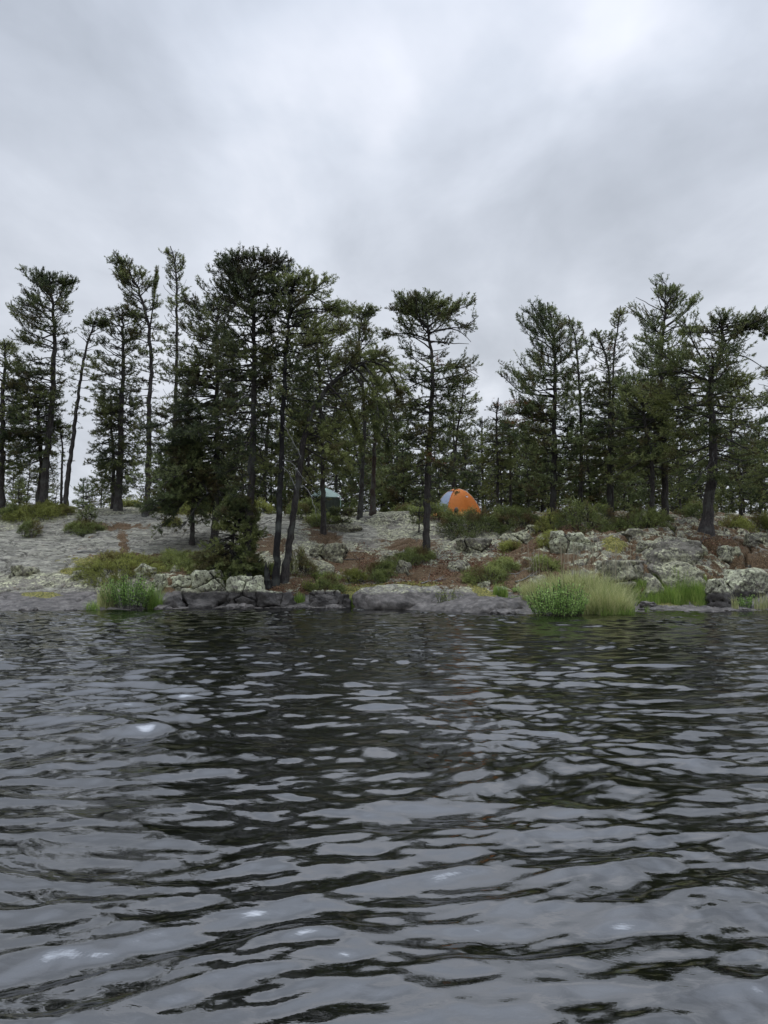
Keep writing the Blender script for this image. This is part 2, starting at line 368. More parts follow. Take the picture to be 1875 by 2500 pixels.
for i, px in enumerate(PXT):
    dd = [a for a, _ in COLS[px]]; zz = [P(px, b, a)[2] for a, b in COLS[px]]
    zz[0] = 0.0
    d0 = dd[0]; zl = zz[-1]; dl = dd[-1]
    dd = [d0 - 6, d0 - 1.0] + dd + [dl + 3, dl + 14, dl + 40, dl + 75, dl + 90]
    zz = [-3, -.35] + zz + [zl - .02, zl - .5, zl - 1.0, .4, -1.5]
    ZT[i] = np.interp(DT, dd, zz)
def smooth1(a, k, ax):
    ker = np.hanning(k + 2)[1:-1]; ker /= ker.sum()
    pad = [(0, 0)] * a.ndim; pad[ax] = (k // 2, k // 2)
    b = np.pad(a, pad, mode='edge'); return np.apply_along_axis(lambda r: np.convolve(r, ker, 'valid'), ax, b)
PXF = np.arange(-400, 2401, 20); ZF = np.stack([np.interp(PXF, PXT, ZT[:, j]) for j in range(len(DT))], 1)
ZF = smooth1(ZF, 7, 0); ZF[:, :200] = smooth1(ZF[:, :200], 5, 1)
def base_z(x, y):
    s = x / np.maximum(y, 1.0); px = 937.5 + FPX * s / CP
    fi = np.clip((px + 400) / 20., 0, len(PXF) - 1.001); i = fi.astype(int); a = fi - i
    fj = np.interp(y, DT, np.arange(len(DT))); fj = np.clip(fj, 0, len(DT) - 1.001); j = fj.astype(int); c = fj - j
    z = (1 - a) * ((1 - c) * ZF[i, j] + c * ZF[i, j + 1]) + a * ((1 - c) * ZF[i + 1, j] + c * ZF[i + 1, j + 1])
    return z
def sstep(e0, e1, v): t = np.clip((v - e0) / (e1 - e0), 0, 1); return t * t * (3 - 2 * t)
def cracks(x, y):
    wx = x + .35 * fbm(x * .8, y * .8, oct=3, seed=21); wy = y + .35 * fbm(x * .8, y * .8, oct=3, seed=22)
    e, idv = voro_edge(wx * .62 + .2, wy * 1.0, seed=4); e2, idv2 = voro_edge(wx * 1.7, wy * 2.3, seed=8)
    return e, idv, e2, idv2
def ground_z(x, y):
    x = np.asarray(x, float); y = np.asarray(y, float); shp = np.broadcast(x, y).shape
    x = np.broadcast_to(x, shp).ravel(); y = np.broadcast_to(y, shp).ravel()
    z = base_z(x, y)
    px = 937.5 + FPX * x / np.maximum(y, 1)
    rough = .25 + .75 * sstep(1150, 1350, px)          # the right-hand outcrop is broken, the left a smooth sheet
    up = sstep(-.3, .6, z)
    z = z + up * rough * .16 * fbm(x * .9, y * .9, oct=4, seed=3)
    z = z + (.012 + .025 * rough) * fbm(x * 2.6, y * 4.0, oct=4, seed=9)
    wx = x + .35 * fbm(x * .8, y * .8, oct=3, seed=21); wy = y + .35 * fbm(x * .8, y * .8, oct=3, seed=22)
    e, idv = voro_edge(wx * .62 + .2, wy * 1.0, seed=4)
    crack = np.exp(-(e / .045) ** 2)
    e2, idv2 = voro_edge(wx * 1.7, wy * 2.3, seed=8)
    z = z + up * ((idv - .5) * .22 * rough - crack * (.07 + .24 * rough)) * sstep(36, 30, y)
    z = z + up * rough * ((idv2 - .5) * .09 - np.exp(-(e2 / .07) ** 2) * .12) * sstep(36, 30, y)
    # long ledges of the smooth left sheet
    led = fbm(x * .25, y * .8, oct=3, seed=33) * 3
    z = z + up * (1 - rough) * .02 * (np.abs((led % 1) - .5) * 2 - .5)
    return z.reshape(shp)
def gpt(px, d, off=0.0):
    x = (px - 937.5) / FPX * d
    for _ in range(3):
        z = float(ground_z(x, d)); f = d * CP + (z - HCAM) * SP; x = (px - 937.5) / FPX * f
    return np.array([x, d, z + off])
def on_ground(px, py, off=0.0):
    """first ground point seen from the lake along that line of sight"""
    ds = np.arange(17.5, 36, .06); dx = (px - 937.5) / FPX; dy = (1250 - py) / FPX
    k = ds / (CP - dy * SP); zr = HCAM + k * (SP + dy * CP)
    zg = np.maximum(ground_z(k * dx, ds), 0)
    hit = np.where(zg >= zr)[0]
    d = ds[hit[0]] if len(hit) else 34.
    p = P(px, py, d); p[2] = float(ground_z(p[0], p[1])) + off
    return p

def ell(px, py, cx, cy, rx, ry, rot=0):
    a = R(rot); dx, dy = px - cx, py - cy
    u = (dx * math.cos(a) + dy * math.sin(a)) / rx; v = (-dx * math.sin(a) + dy * math.cos(a)) / ry
    return np.exp(-(u * u + v * v) ** 1.5)
def build_ground():
    sf = np.arange(-.66, .6601, .0017)
    s = np.concatenate([np.linspace(-3.5, -.70, 40), sf, np.linspace(.70, 3.5, 40)])
    y = np.concatenate([np.arange(15.5, 18, .25), np.arange(18, 24, .032), np.arange(24, 34, .06), np.arange(34, 50, .5), np.arange(50, 121, 3.)])
    Y, S = np.meshgrid(y, s, indexing='ij'); X = S * Y
    Z = ground_z(X, Y)
    edge = sstep(1.2, 3.2, np.abs(S)); Z = Z * (1 - edge) - 2.0 * edge
    px, py = proj(X, Y, Z)
    lit = np.zeros_like(Z) + .14 + .34 * sstep(1130, 1300, px) * sstep(1480, 1420, py)
    for e in ((540, 1418, 200, 24, 0), (430, 1425, 70, 25, 0), (640, 1430, 110, 40, 0), (770, 1425, 110, 35, 0), (860, 1375, 110, 40, 0), (790, 1310, 60, 28, 20), (660, 1330, 55, 30, 0), (1000, 1330, 90, 18, 0),
              (1130, 1400, 150, 45, 0), (1240, 1400, 90, 70, 0), (1280, 1330, 70, 40, 0), (1350, 1290, 130, 15, 0), (1450, 1290, 180, 12, 5),
              (1760, 1330, 130, 35, 10), (1850, 1370, 90, 30, 0), (300, 1320, 14, 50, -8), (260, 1285, 120, 12, 0), (330, 1358, 160, 9, 0), (480, 1395, 120, 16, 0), (310, 1378, 30, 14, 0),
              (890, 1440, 140, 20, 0), (1030, 1400, 100, 30, 0), (1050, 1260, 120, 12, 0), (1600, 1385, 50, 12, 0), (1350, 1380, 60, 60, 0), (570, 1450, 60, 12, 0)):
        lit = np.maximum(lit, ell(px, py, *e) * .80)
    moss = np.zeros_like(Z)
    for e in ((860, 1450, 60, 22, 0), (900, 1437, 110, 16, 0), (1010, 1425, 90, 8, 0), (320, 1375, 190, 20, 2), (100, 1452, 60, 10, 0), (190, 1395, 60, 12, 0), (1180, 1445, 50, 16, 30),
              (1640, 1470, 90, 10, 0), (1500, 1330, 40, 25, 0), (1640, 1370, 35, 25, 0), (460, 1245, 100, 14, 0), (60, 1250, 130, 14, 0)):
        moss = np.maximum(moss, ell(px, py, *e) * .85)
    moss = np.maximum(moss, .55 * sstep(32.5, 35, Y)); lit = np.maximum(lit, .5 * sstep(33, 35, Y))
    bare = np.zeros_like(Z)
    for e in ((200, 1345, 380, 50, -5), (350, 1275, 220, 22, 0), (120, 1300, 200, 25, -8), (420, 1320, 170, 40, -8), (60, 1370, 150, 30, 0), (690, 1275, 60, 30, 0), (1000, 1455, 130, 40, 0), (150, 1460, 200, 28, 0), (860, 1300, 70, 25, 0), (640, 1300, 40, 30, 0)):
        bare = np.maximum(bare, ell(px, py, *e))
    v = np.stack([X, Y, Z], -1).reshape(-1, 3)
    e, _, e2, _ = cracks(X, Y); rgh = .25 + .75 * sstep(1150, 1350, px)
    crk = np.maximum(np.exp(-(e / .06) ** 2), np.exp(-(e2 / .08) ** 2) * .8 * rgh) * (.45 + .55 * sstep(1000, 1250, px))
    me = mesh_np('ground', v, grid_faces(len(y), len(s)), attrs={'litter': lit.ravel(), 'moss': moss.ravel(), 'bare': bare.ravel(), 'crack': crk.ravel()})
    tag(link('ground', me, M_ground), kind='structure')
build_ground()

# ------------------------------------------------------------------ water
def build_water():
    m, nt, b = mat('lake_water'); p = pos(nt)
    b.inputs['Base Color'].default_value = (.0015, .002, .0016, 1); b.inputs['Roughness'].default_value = .0
    b.inputs['IOR'].default_value = WIOR
    n1 = noise(nt, mapping(nt, p, (1, 2.0, 1), rot=(0, 0, .15)), 9, 4, .55, .4)
    n2 = noise(nt, mapping(nt, p, (1, 1.7, 1), rot=(0, 0, -.3)), 26, 3, .5)
    h = mth(nt, 'ADD', n1, mth(nt, 'MULTIPLY', n2, .28))
    bump(nt, b, h, .5, .0036)
    yi = 0.55 * np.exp(np.arange(0, math.log(26 / .55), .0034)); yo = np.array([28, 32, 40, 60, 100, 200, 500, 1200, 3500.])
    y = np.concatenate([[-3500, -600, -100, -20, -5, -1, 0, .3], yi, yo])
    sf = np.arange(-.80, .8001, .0022)
    s = np.concatenate([[-30, -8, -3, -1.6, -1.0], sf, [1.0, 1.6, 3, 8, 30]])
    Y, S = np.meshgrid(y, s, indexing='ij'); X = S * (np.abs(Y) + .9)
    dy = np.gradient(y)[:, None]; amp = sstep(26.5, 22, Y) * sstep(0, .5, Y) * sstep(1.0, .8, np.abs(S))
    Z = np.zeros_like(X); DX = np.zeros_like(X); DY = np.zeros_like(X)
    g = np.random.default_rng(WSEED)
    nw = 90
    lam = np.exp(g.uniform(math.log(.07), math.log(.95), nw))
    th = g.normal(R(-5), R(32), nw); ph = g.uniform(0, 2 * math.pi, nw)
    wx = X + .25 * fbm(X * .5, Y * .5, oct=2, seed=51); wy = Y + .25 * fbm(X * .5, Y * .5, oct=2, seed=52)
    env = np.clip(.8 + .35 * fbm(X * .22, Y * .3, oct=3, seed=55), .55, .85)
    for i in range(nw):
        k = 2 * math.pi / lam[i]; sl = WSLOPE * (.58 if lam[i] > .6 else 1.0 if lam[i] > .20 else .72 if lam[i] > .13 else .5) / math.sqrt(nw / 2)
        a = sl / k * sstep(1.8, 3.2, lam[i] / dy)
        q = k * (wx * math.sin(th[i]) + wy * math.cos(th[i])) + ph[i]
        Z += a * np.cos(q); DX -= .6 * a * math.sin(th[i]) * np.sin(q); DY -= .6 * a * math.cos(th[i]) * np.sin(q)
    k = amp * env * (1.12 - .27 * sstep(4, 13, Y))
    v = np.stack([X + DX * k, Y + DY * k, Z * k], -1).reshape(-1, 3)
    me = mesh_np('water', v, grid_faces(len(y), len(s)))
    tag(link('water', me, m), kind='structure')
WIOR, WSEED, WSLOPE = 2.7, 11, .30
build_water()

# ------------------------------------------------------------------ rocks
def ico(sub):
    import bmesh
    bm = bmesh.new(); bmesh.ops.create_icosphere(bm, subdivisions=sub, radius=1.0)
    v = np.array([x.co[:] for x in bm.verts]); f = np.array([[q.index for q in x.verts] for x in bm.faces]); bm.free(); return v, f
ICO5, ICO6 = ico(5), ico(6)
def rock(px, py, w, h, label, seed, style='block', deep=.8, cat='rock', group=None, name='rock', m=None, lift=0., top=None, tilt=0.):
    """w,h: size seen (photo px); (px,py): middle of its foot; deep: depth / width"""
    p = on_ground(px, py); sc = p[1] / FPX; W, H = w * sc / 2, h * sc
    g = np.random.default_rng(seed); v0, f = ICO6 if w > 90 else ICO5
    if style == 'block':
        n = nrm(g.normal(size=(10, 3))); dd = g.uniform(.58, 1.0, 10)
        n = np.concatenate([n, [[0, 0, 1], [.1, -.95, .1], [-.9, -.3, .1], [.9, -.3, .1]]]); n = nrm(n); dd = np.concatenate([dd, [.80, .85, .86, .86]])
    else:
        n = nrm(g.normal(size=(9, 3))); dd = g.uniform(.85, 1.05, 9)
    t = dd[None] / np.maximum(v0 @ n.T, 1e-3); kk = 70 if style == 'block' else 9
    r = (np.sum(np.exp(-kk * np.log(np.minimum(t, 6))), 1)) ** (-1. / kk)
    v = v0 * np.minimum(r, 1.25)[:, None]
    v = v / np.abs(v).max(0)
    q = v * np.array([W, W * deep, H]) * 1.0; q0 = q.copy()
    o = seed * 7.3; s = 1.6 / max(W, .2)
    amt = (.10 if style == 'block' else .05) * W
    nn = nrm(v * np.array([1 / W, 1 / (W * deep), 1 / H]))
    q += nn * (amt * fbm(q0[:, 0] * s + o, q0[:, 1] * s, q0[:, 2] * s * 1.6, oct=4, seed=seed))[:, None]
    q += nn * (.02 * fbm(q0[:, 0] * 7 + o, q0[:, 1] * 7, q0[:, 2] * 9, oct=3, seed=seed + 5))[:, None]
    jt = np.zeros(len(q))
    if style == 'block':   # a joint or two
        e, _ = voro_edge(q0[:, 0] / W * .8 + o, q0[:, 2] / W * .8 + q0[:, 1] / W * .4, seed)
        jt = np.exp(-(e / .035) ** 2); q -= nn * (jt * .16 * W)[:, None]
    ca, sa = math.cos(R(tilt)), math.sin(R(tilt))
    q = np.stack([q[:, 0] * ca - q[:, 2] * sa, q[:, 1], q[:, 0] * sa + q[:, 2] * ca], 1)
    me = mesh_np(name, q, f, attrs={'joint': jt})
    ob = link(name, me, m or M_rock); ob.location = (p[0], p[1] + W * deep * .75, p[2] + lift * sc)
    return tag(ob, label, cat, group)
RK = [
 (345, 1418, 62, 40, 'pale slab with red moss leaning above the green bush at the left shore', 1, 'block', .8, None),
 (383, 1445, 40, 48, 'narrow upright lichened rock beside the right edge of the left shore bush', 2, 'block', .9, None),
 (432, 1450, 140, 50, 'lichen topped ledge rock overhanging a dark hollow at the left shore', 3, 'block', .8, None),
 (515, 1470, 150, 72, 'large split rock with lichen top and dark washed foot at the left shore', 4, 'block', .7, None),
 (590, 1484, 100, 74, 'blocky rock with steep dark face and crack, below the burnt pine', 5, 'block', .8, None),
 (660, 1484, 112, 46, 'low square dark block with pale lichen cap at the waterline', 6, 'block', .8, None),
 (405, 1484, 56, 26, 'small rounded bare rock in the water edge below the hollow', 7, 'round', .8, None),
 (488, 1485, 88, 22, 'flat rounded bare rock in the water edge under the split rock', 8, 'round', .8, None),
 (788, 1484, 92, 64, 'boulder with lichen top and grassy cap in the middle of the shore', 9, 'block', .9, None),
 (843, 1484, 40, 34, 'small dark wedge of rock against the grassy capped boulder', 10, 'block', .9, None),
 (985, 1478, 270, 62, 'broad smooth grey whaleback rock with lichen crest at the centre shore', 11, 'round', .7, M_rock_bare),
 (1215, 1492, 330, 26, 'long low pinkish bare slab sloping into the lake left of the tall grass', 12, 'round', .45, M_rock_bare),
 (1110, 1492, 80, 20, 'dark low cracked rock at the waterline below the leafless bush', 13, 'block', .8, M_rock_bare),
 (945, 1285, 190, 42, 'smooth pale rounded rock mound on the crest left of the orange tent', 14, 'round', .7, None),
 (790, 1372, 120, 66, 'grey lichened outcrop beside the needle covered path', 15, 'block', .9, None),
 (830, 1298, 110, 26, 'low pale rock hump on the slope below the green shelter', 16, 'round', .8, None),
 (985, 1402, 44, 36, 'round lichened boulder left of the lone middle pine', 17, 'block', .9, None),
 (1122, 1395, 72, 44, 'grey lichened boulder in brown leaves right of the lone middle pine', 18, 'block', .9, None),
 (1160, 1352, 104, 36, 'angular outcrop with moss streak above the brown leaves', 19, 'block', .8, None),
 (1272, 1335, 110, 48, 'craggy grey outcrop under the juniper right of the tent', 20, 'block', .8, None),
 (1420, 1350, 150, 52, 'broad pale lichen slab on the slope above the tall grass', 21, 'block', .9, None),
 (1532, 1450, 150, 106, 'big rounded lichen boulder right behind the tall grass clump', 22, 'block', .8, None),
 (1640, 1448, 250, 122, 'massive lichened outcrop above the bright green grass strip', 23, 'block', .7, None),
 (1655, 1370, 220, 62, 'upper lichened hump of rock left of the thick right pine', 24, 'block', .8, None),
 (1772, 1482, 90, 74, 'dark split rock face with yellow green lichen blotches at right', 25, 'block', .8, None),
 (1852, 1470, 168, 118, 'rounded boulder crusted with pale lichen at the right edge', 26, 'block', .8, None),
 (1790, 1372, 90, 34, 'flat lichened rock just right of the thick right pine', 27, 'block', .8, None),
 (1560, 1310, 130, 24, 'low lichened ledge at the top of the right slope', 28, 'block', .8, None),
 (192, 1418, 64, 30, 'flat topped lichened rock beside the low green shrubs at left', 29, 'block', .8, None),
 (45, 1412, 80, 26, 'low lichened rock on the shore at the left edge', 30, 'block', .8, None),
 (545, 1482, 330, 50, 'long low fractured ledge forming the shore behind the left shore blocks', 41, 'block', .35, None),
 (1720, 1452, 340, 56, 'long cracked lichen ledge at the foot of the right outcrop', 42, 'block', .4, None),
 (1862, 1330, 70, 40, 'pale jagged rock near the right edge of the crest', 31, 'block', .8, None),
 (760, 1400, 120, 30, 'low mossy grey ledge at the foot of the needle path', 32, 'round', .8, None),
 (1230, 1445, 60, 14, 'thin pale rock shelf above the small bright grass tuft', 33, 'block', .8, None),
 (1185, 1438, 34, 16, 'small pale lichened stone left of the rock shelf', 34, 'block', .8, None),
 (1590, 1482, 44, 18, 'small dark pointed stone below the green grass strip', 35, 'block', .8, M_rock_bare),
 (1310, 1300, 60, 22, 'small craggy stone in front of the long juniper row', 36, 'block', .8, None),
 (425, 1400, 24, 20, 'small round lichen cushioned stone above the left ledge rock', 37, 'round', .8, None),
 (940, 1382, 26, 26, 'small pale stone in green juniper left of the round boulder', 38, 'block', .8, None),
 (1058, 1376, 26, 12, 'small flat pale stone at the foot of the lone middle pine', 39, 'block', .8, None),
 (690, 1484, 26, 14, 'small pale rock washed by waves in front of the square block', 40, 'block', .8, None),
]
for (px, py, w, h, lb, sd_, st, dp, mm) in RK:
    rock(px, py, w, h, lb, sd_ * 3 + 1, st, dp, m=mm or (M_cream if sd_ in (1, 2, 3, 4, 5, 6, 9, 21, 25, 26, 33, 34) else None))
print('rocks done')

# ------------------------------------------------------------------ foliage
def blades(posn, dirs, ln, nb, blade_len, blade_w, g, tint, spread=.9, fwd=.7):
    """needle tufts: for each shoot nb slim triangles"""
    M = len(posn); dirs = nrm(dirs)
    ref = np.where(np.abs(dirs[:, 2:3]) > .8, np.array([1., 0, 0]), np.array([0, 0, 1.]))
    a = nrm(np.cross(dirs, ref)); b = np.cross(dirs, a)
    u = (np.arange(nb)[None] + g.uniform(0, 1, (M, nb))) / nb
    th = g.uniform(0, 2 * math.pi, (M, nb))
    rad = np.cos(th)[..., None] * a[:, None] + np.sin(th)[..., None] * b[:, None]
    base = posn[:, None] + dirs[:, None] * (u * ln[:, None])[..., None]
    d = nrm(dirs[:, None] * fwd + rad * spread)
    L = blade_len * g.uniform(.7, 1.25, (M, nb, 1))
    w = np.cross(d, rad + .3 * g.normal(size=rad.shape)); w = nrm(w) * blade_w / 2
    v = np.stack([base - w, base + w, base + d * L], 2).reshape(-1, 3)
    f = np.arange(len(v)).reshape(-1, 3)
    t = np.repeat(tint, nb * 3)
    return v, f, t

def trunk_curve(pts, n=40):
    pts = np.asarray(pts, float); d = np.concatenate([[0], np.cumsum(np.linalg.norm(np.diff(pts, axis=0), axis=1))])
    t = np.linspace(0, d[-1], n)
    c = np.stack([np.interp(t, d, pts[:, i]) for i in range(3)], 1)
    k = np.hanning(9)[1:-1]; k /= k.sum()
    cp = np.pad(c, ((3, 3), (0, 0)), mode='reflect', reflect_type='odd')
    c2 = np.stack([np.convolve(cp[:, i], k, 'valid') for i in range(3)], 1); c2[0] = c[0]; c2[-1] = c[-1]
    return c2

def make_pine(name, label, tr, r0, env, d, seed, dens=1.0, needles=None, bark=None, group=None, base=None, droop=.30, up=.16, shoot=1.0,
              r1=.02, flare=1.5, cat='pine tree', blade=.060, nb=6, dead=4, width_k=1.0, at=None, lean=0., nbr=None, extra=None, bare_low=0, limb_r=1.0):
    """tr: trunk [(px,py)..] base to top at depth d. env: [(py,left_px,right_px,density)..] top to bottom"""
    g = np.random.default_rng(seed); sc = d / FPX
    pts = [P(x, y, d) for x, y in tr]
    if base is not None: pts[0] = np.asarray(base)
    else:
        b0 = pts[0]; zg = float(ground_z(b0[0], d)); b0[2] = min(b0[2], zg) if b0[2] < zg else zg
        if b0[2] < zg: b0[2] = zg
    pts[0] = pts[0] - np.array([0, 0, .12])
    for i in range(1, len(pts)): pts[i] = pts[i] + np.array([0, lean * i / len(pts) + .10 * g.normal(), 0])
    org = pts[0] + np.array([0, 0, .12])
    c = trunk_curve(pts, 44); c[3:-1, :2] += .018 * min(1., r0 / .11) ** 1.5 * g.normal(size=(40, 2))
    c -= org
    tt = np.linspace(0, 1, len(c)); rr = .86 * r0 * (1 - tt) ** .75 + r1; hgt = np.maximum(c[:, 2], 0)
    rr = rr * (1 + (flare - 1) * np.exp(-hgt / .28)); rr = rr * (1 + .05 * g.normal(size=len(rr)))
    root = empty(name, org, label, cat, group)
    v, q = tubes(c[None], rr[None], 12)
    link('trunk', mesh_np('trunk', v, q), bark or M_bark, root)
    # branches
    ey = np.array([e[0] for e in env], float); el = np.array([e[1] for e in env], float); er = np.array([e[2] for e in env], float); ed = np.array([e[3] if len(e) > 3 else 1. for e in env])
    cw = c + org; cpx, cpy = proj(cw[:, 0], cw[:, 1], cw[:, 2])
    y0, y1 = ey[0], ey[-1]; span = (y1 - y0) * sc
    w_mean = np.mean(er - el) * sc / 2
    B = int((nbr or span * 17) * dens)
    yy = np.linspace(y0, y1, 400); pd = np.interp(yy, ey, ed); cum = np.cumsum(pd); cum /= cum[-1]
    bpy = np.interp((np.arange(B) + g.uniform(0, 1, B)) / B, cum, yy)
    # cluster the branches into rough whorls
    bpy = bpy + .6 * (np.round(bpy / 19.) * 19 - bpy)
    bpy = np.clip(bpy, cpy.min() + 4, cpy.max() - 6)
    order = np.argsort(cpy); ti = np.interp(bpy, cpy[order], tt[order])
    st = np.stack([np.interp(ti, tt, c[:, i]) for i in range(3)], 1); tx = np.interp(bpy, cpy[order], cpx[order]); tr_ = np.interp(ti, tt, rr)
    phi = (np.arange(B) * 2.39996 + g.uniform(-.6, .6, B)); cx = np.cos(phi)
    left = np.maximum(tx - np.interp(bpy, ey, el), 6) * sc; right = np.maximum(np.interp(bpy, ey, er) - tx, 6) * sc
    side = np.where(cx > 0, right, left); L = side * np.abs(cx) ** .5 + (np.minimum(.5 * (left + right), 2.2) * .9) * (1 - np.abs(cx) ** .5)
    L = np.maximum(L * g.uniform(.6, 1.15, B), .22)
    fr = (bpy - y0) / (y1 - y0)
    el0 = R(38) * (1 - fr) ** 2.2 + R(6) - R(14) * fr + g.normal(0, R(9), B)
    head = (c[:, 2].max() - st[:, 2]) + .08; el0 = np.minimum(el0, np.arcsin(np.clip(head / np.maximum(L, .1), -.2, .95)))
    N = 9; s = np.linspace(0, 1, N)[None]
    dr = droop * g.uniform(.5, 1.5, B) * (.35 + fr); upc = up * g.uniform(.4, 1.6, B)
    hx = np.cos(phi)[:, None]; hy = np.sin(phi)[:, None]
    wig = .07 * L[:, None] * np.cumsum(g.normal(0, .6, (B, N)), 1) * s; wig2 = .05 * L[:, None] * np.cumsum(g.normal(0, .6, (B, N)), 1) * s
    hor = L[:, None] * s * np.cos(el0)[:, None]
    zz = L[:, None] * (np.sin(el0)[:, None] * s - dr[:, None] * s ** 2 + upc[:, None] * s ** 4) + wig2
    bp = st[:, None] + np.stack([hor * hx - wig * hy, hor * hy + wig * hx, zz], -1)
    if extra:   # named big limbs: [(px,py)...] with depth offset at the tip
        ex = []
        for (pl, dyo) in extra:
            q = trunk_curve([P(x, y, d + dyo * i / (len(pl) - 1)) - org for i, (x, y) in enumerate(pl)], N); ex.append(q)
        bp = np.concatenate([bp, np.stack(ex)]); L = np.concatenate([L, [np.linalg.norm(np.diff(q, axis=0), axis=1).sum() for q in ex]])
        tr_ = np.concatenate([tr_, [.06] * len(ex)]); fr = np.concatenate([fr, [.4] * len(ex)]); B = len(bp)
    ztop = c[:, 2].max() - .48 * min(1., c[:, 2].max() / 5)
    bp[..., 2] = np.where(bp[..., 2] > ztop, ztop + .45 * (bp[..., 2] - ztop), bp[..., 2])
    brad = np.minimum(tr_ * .6, (.007 + .014 * L * limb_r))[:, None] * (1 - .8 * s) + .003
    tv, tq = tubes(bp, brad, 5); parts = [(tv, tq)]
    # sub-branches
    k = np.maximum((L * 17 * shoot * np.where(np.arange(B) >= B - len(extra or []), 1.35, 1.)).astype(int), 3); bi = np.repeat(np.arange(B), k); M = len(bi)
    low = .20 if not bare_low else .45
    ss = low + (1 - low) * g.uniform(0, 1, M) ** .8
    fi = ss * (N - 1); i0 = np.minimum(fi.astype(int), N - 2); al = (fi - i0)[:, None]
    sp = bp[bi, i0] * (1 - al) + bp[bi, i0 + 1] * al; tg = nrm(bp[bi, i0 + 1] - bp[bi, i0])
    sg = np.where(g.uniform(size=M) > .5, 1., -1.); an = sg * g.uniform(R(25), R(70), M)
    ca, sa = np.cos(an)[:, None], np.sin(an)[:, None]
    dirn = np.concatenate([tg[:, :1] * ca - tg[:, 1:2] * sa, tg[:, :1] * sa + tg[:, 1:2] * ca, tg[:, 2:] + .10 + .28 * g.normal(size=(M, 1)) + (.9 * np.maximum(.35 - fr[bi], 0) / .35 * (g.random(M) < .6))[:, None]], 1); dirn = nrm(dirn)
    sl = np.clip((.22 + .40 * (1 - ss)) * np.maximum(L[bi], .5) ** .75, .12, .75) * g.uniform(.6, 1.25, M)
    # gaps between the foliage layers
    wp = (sp + org); nz = fbm(wp[:, 0] * 1.3, wp[:, 1] * 1.3, wp[:, 2] * 2.0, oct=2, seed=seed)
    keep = nz > -.24; bi, sp, dirn, sl, M = bi[keep], sp[keep], dirn[keep], sl[keep], int(keep.sum())
    n4 = 4; s4 = np.linspace(0, 1, n4)[None, :, None]
    curve = sp[:, None] + dirn[:, None] * sl[:, None, None] * s4 + np.array([0, 0, 1.])[None, None] * (sl[:, None, None] * (.30 * s4 ** 2 - .12 * s4)) + .02 * g.normal(size=(M, n4, 3)) * s4
    curve[..., 2] = np.where(curve[..., 2] > ztop, ztop + .75 * (curve[..., 2] - ztop), curve[..., 2])
    parts.append(tubes(curve, np.full((M, 1), .0065) * (1 - .6 * s4[..., 0]), 3))
    v, f = join(parts); link('branches', mesh_np('branches', v, f), bark or M_bark, root)
    # shoots
    ks = np.maximum((sl / .040 * shoot).astype(int), 3); si = np.repeat(np.arange(M), ks); K = len(si)
    u = .18 + .82 * g.uniform(0, 1, K) ** .7; fi = u * (n4 - 1); i0 = np.minimum(fi.astype(int), n4 - 2); al = (fi - i0)[:, None]
    pp = curve[si, i0] * (1 - al) + curve[si, i0 + 1] * al; td = nrm(curve[si, i0 + 1] - curve[si, i0])
    sdv = nrm(td + .55 * g.normal(size=(K, 3)) + np.array([0, 0, .25]))
    # shoots on the outer part of the limbs as well
    tint = np.clip(.35 + .4 * g.random(K) + .25 * (u - .5), 0, 1)
    wp = pp + org; tint = np.clip(tint + .35 * fbm(wp[:, 0] * .9, wp[:, 1] * .9, wp[:, 2] * 1.4, oct=2, seed=seed + 3), 0, 1)
    v, f, t = blades(pp, sdv, g.uniform(.05, .11, K), nb, blade, .020 * width_k, g, tint)
    link('crown', mesh_np('crown', v, f, smooth=False, attrs={'tint': t}), needles or M_pine, root)
    if dead:
        q = []
        for i in range(dead):
            yv = g.uniform(ey[-1], cpy.max() - 40) if cpy.max() - 40 > ey[-1] else ey[-1]
            t_ = np.interp(yv, cpy[order], tt[order]); s0 = np.array([np.interp(t_, tt, c[:, j]) for j in range(3)]); a = g.uniform(0, 6.28); l = g.uniform(.25, .8)
            dirs = np.array([math.cos(a), math.sin(a), g.uniform(-.3, .4)]); x = np.linspace(0, 1, 6)[:, None]
            q.append(s0 + dirs * l * x + np.array([0, 0, -.3 * l]) * x ** 2 + .03 * g.normal(size=(6, 3)) * x)
        for e in q:
            v, qf = tubes(e[None], np.linspace(.011, .003, 6)[None], 4)
            link('dead_branch', mesh_np('dead_branch', v, qf), bark or M_bark, root)
    return root

exec_trees = []
# --- left group
make_pine('pine_tree', 'dark pine cut off by the left edge of the picture', [(2, 1240), (8, 1100), (12, 960), (14, 870), (6, 825)], .15,
          [(815, -20, 35, .8), (850, -60, 45, 1), (900, -60, 60, .6), (950, -80, 75, 1.2), (1050, -80, 70, 1.2), (1130, -60, 60, .8), (1190, -40, 40, .3)], 31.5, 101, 1.0)
make_pine('pine_tree', 'tall flat topped pine with thick trunk standing near the left edge', [(105, 1240), (110, 1130), (124, 960), (131, 830), (134, 750), (124, 700), (118, 668)], .17,
          [(664, 70, 165, 1.3), (690, 50, 180, 1.4), (715, 62, 175, .4), (745, 10, 192, 1.3), (775, 30, 175, .9), (800, 35, 160, .8), (830, 20, 165, 1.1), (865, 60, 185, .7), (900, 50, 150, .8), (940, 15, 140, 1.3), (1000, 5, 140, 1.4), (1060, 10, 150, 1.1), (1120, 40, 140, .5), (1170, 60, 130, .2)], 31, 102, 1.15,
          needles=M_pine, extra=[([(134, 745), (150, 712), (168, 690), (180, 672)], .2), ([(133, 790), (105, 760), (70, 742), (30, 745)], -.3), ([(131, 850), (100, 835), (65, 832), (30, 828)], .3)])
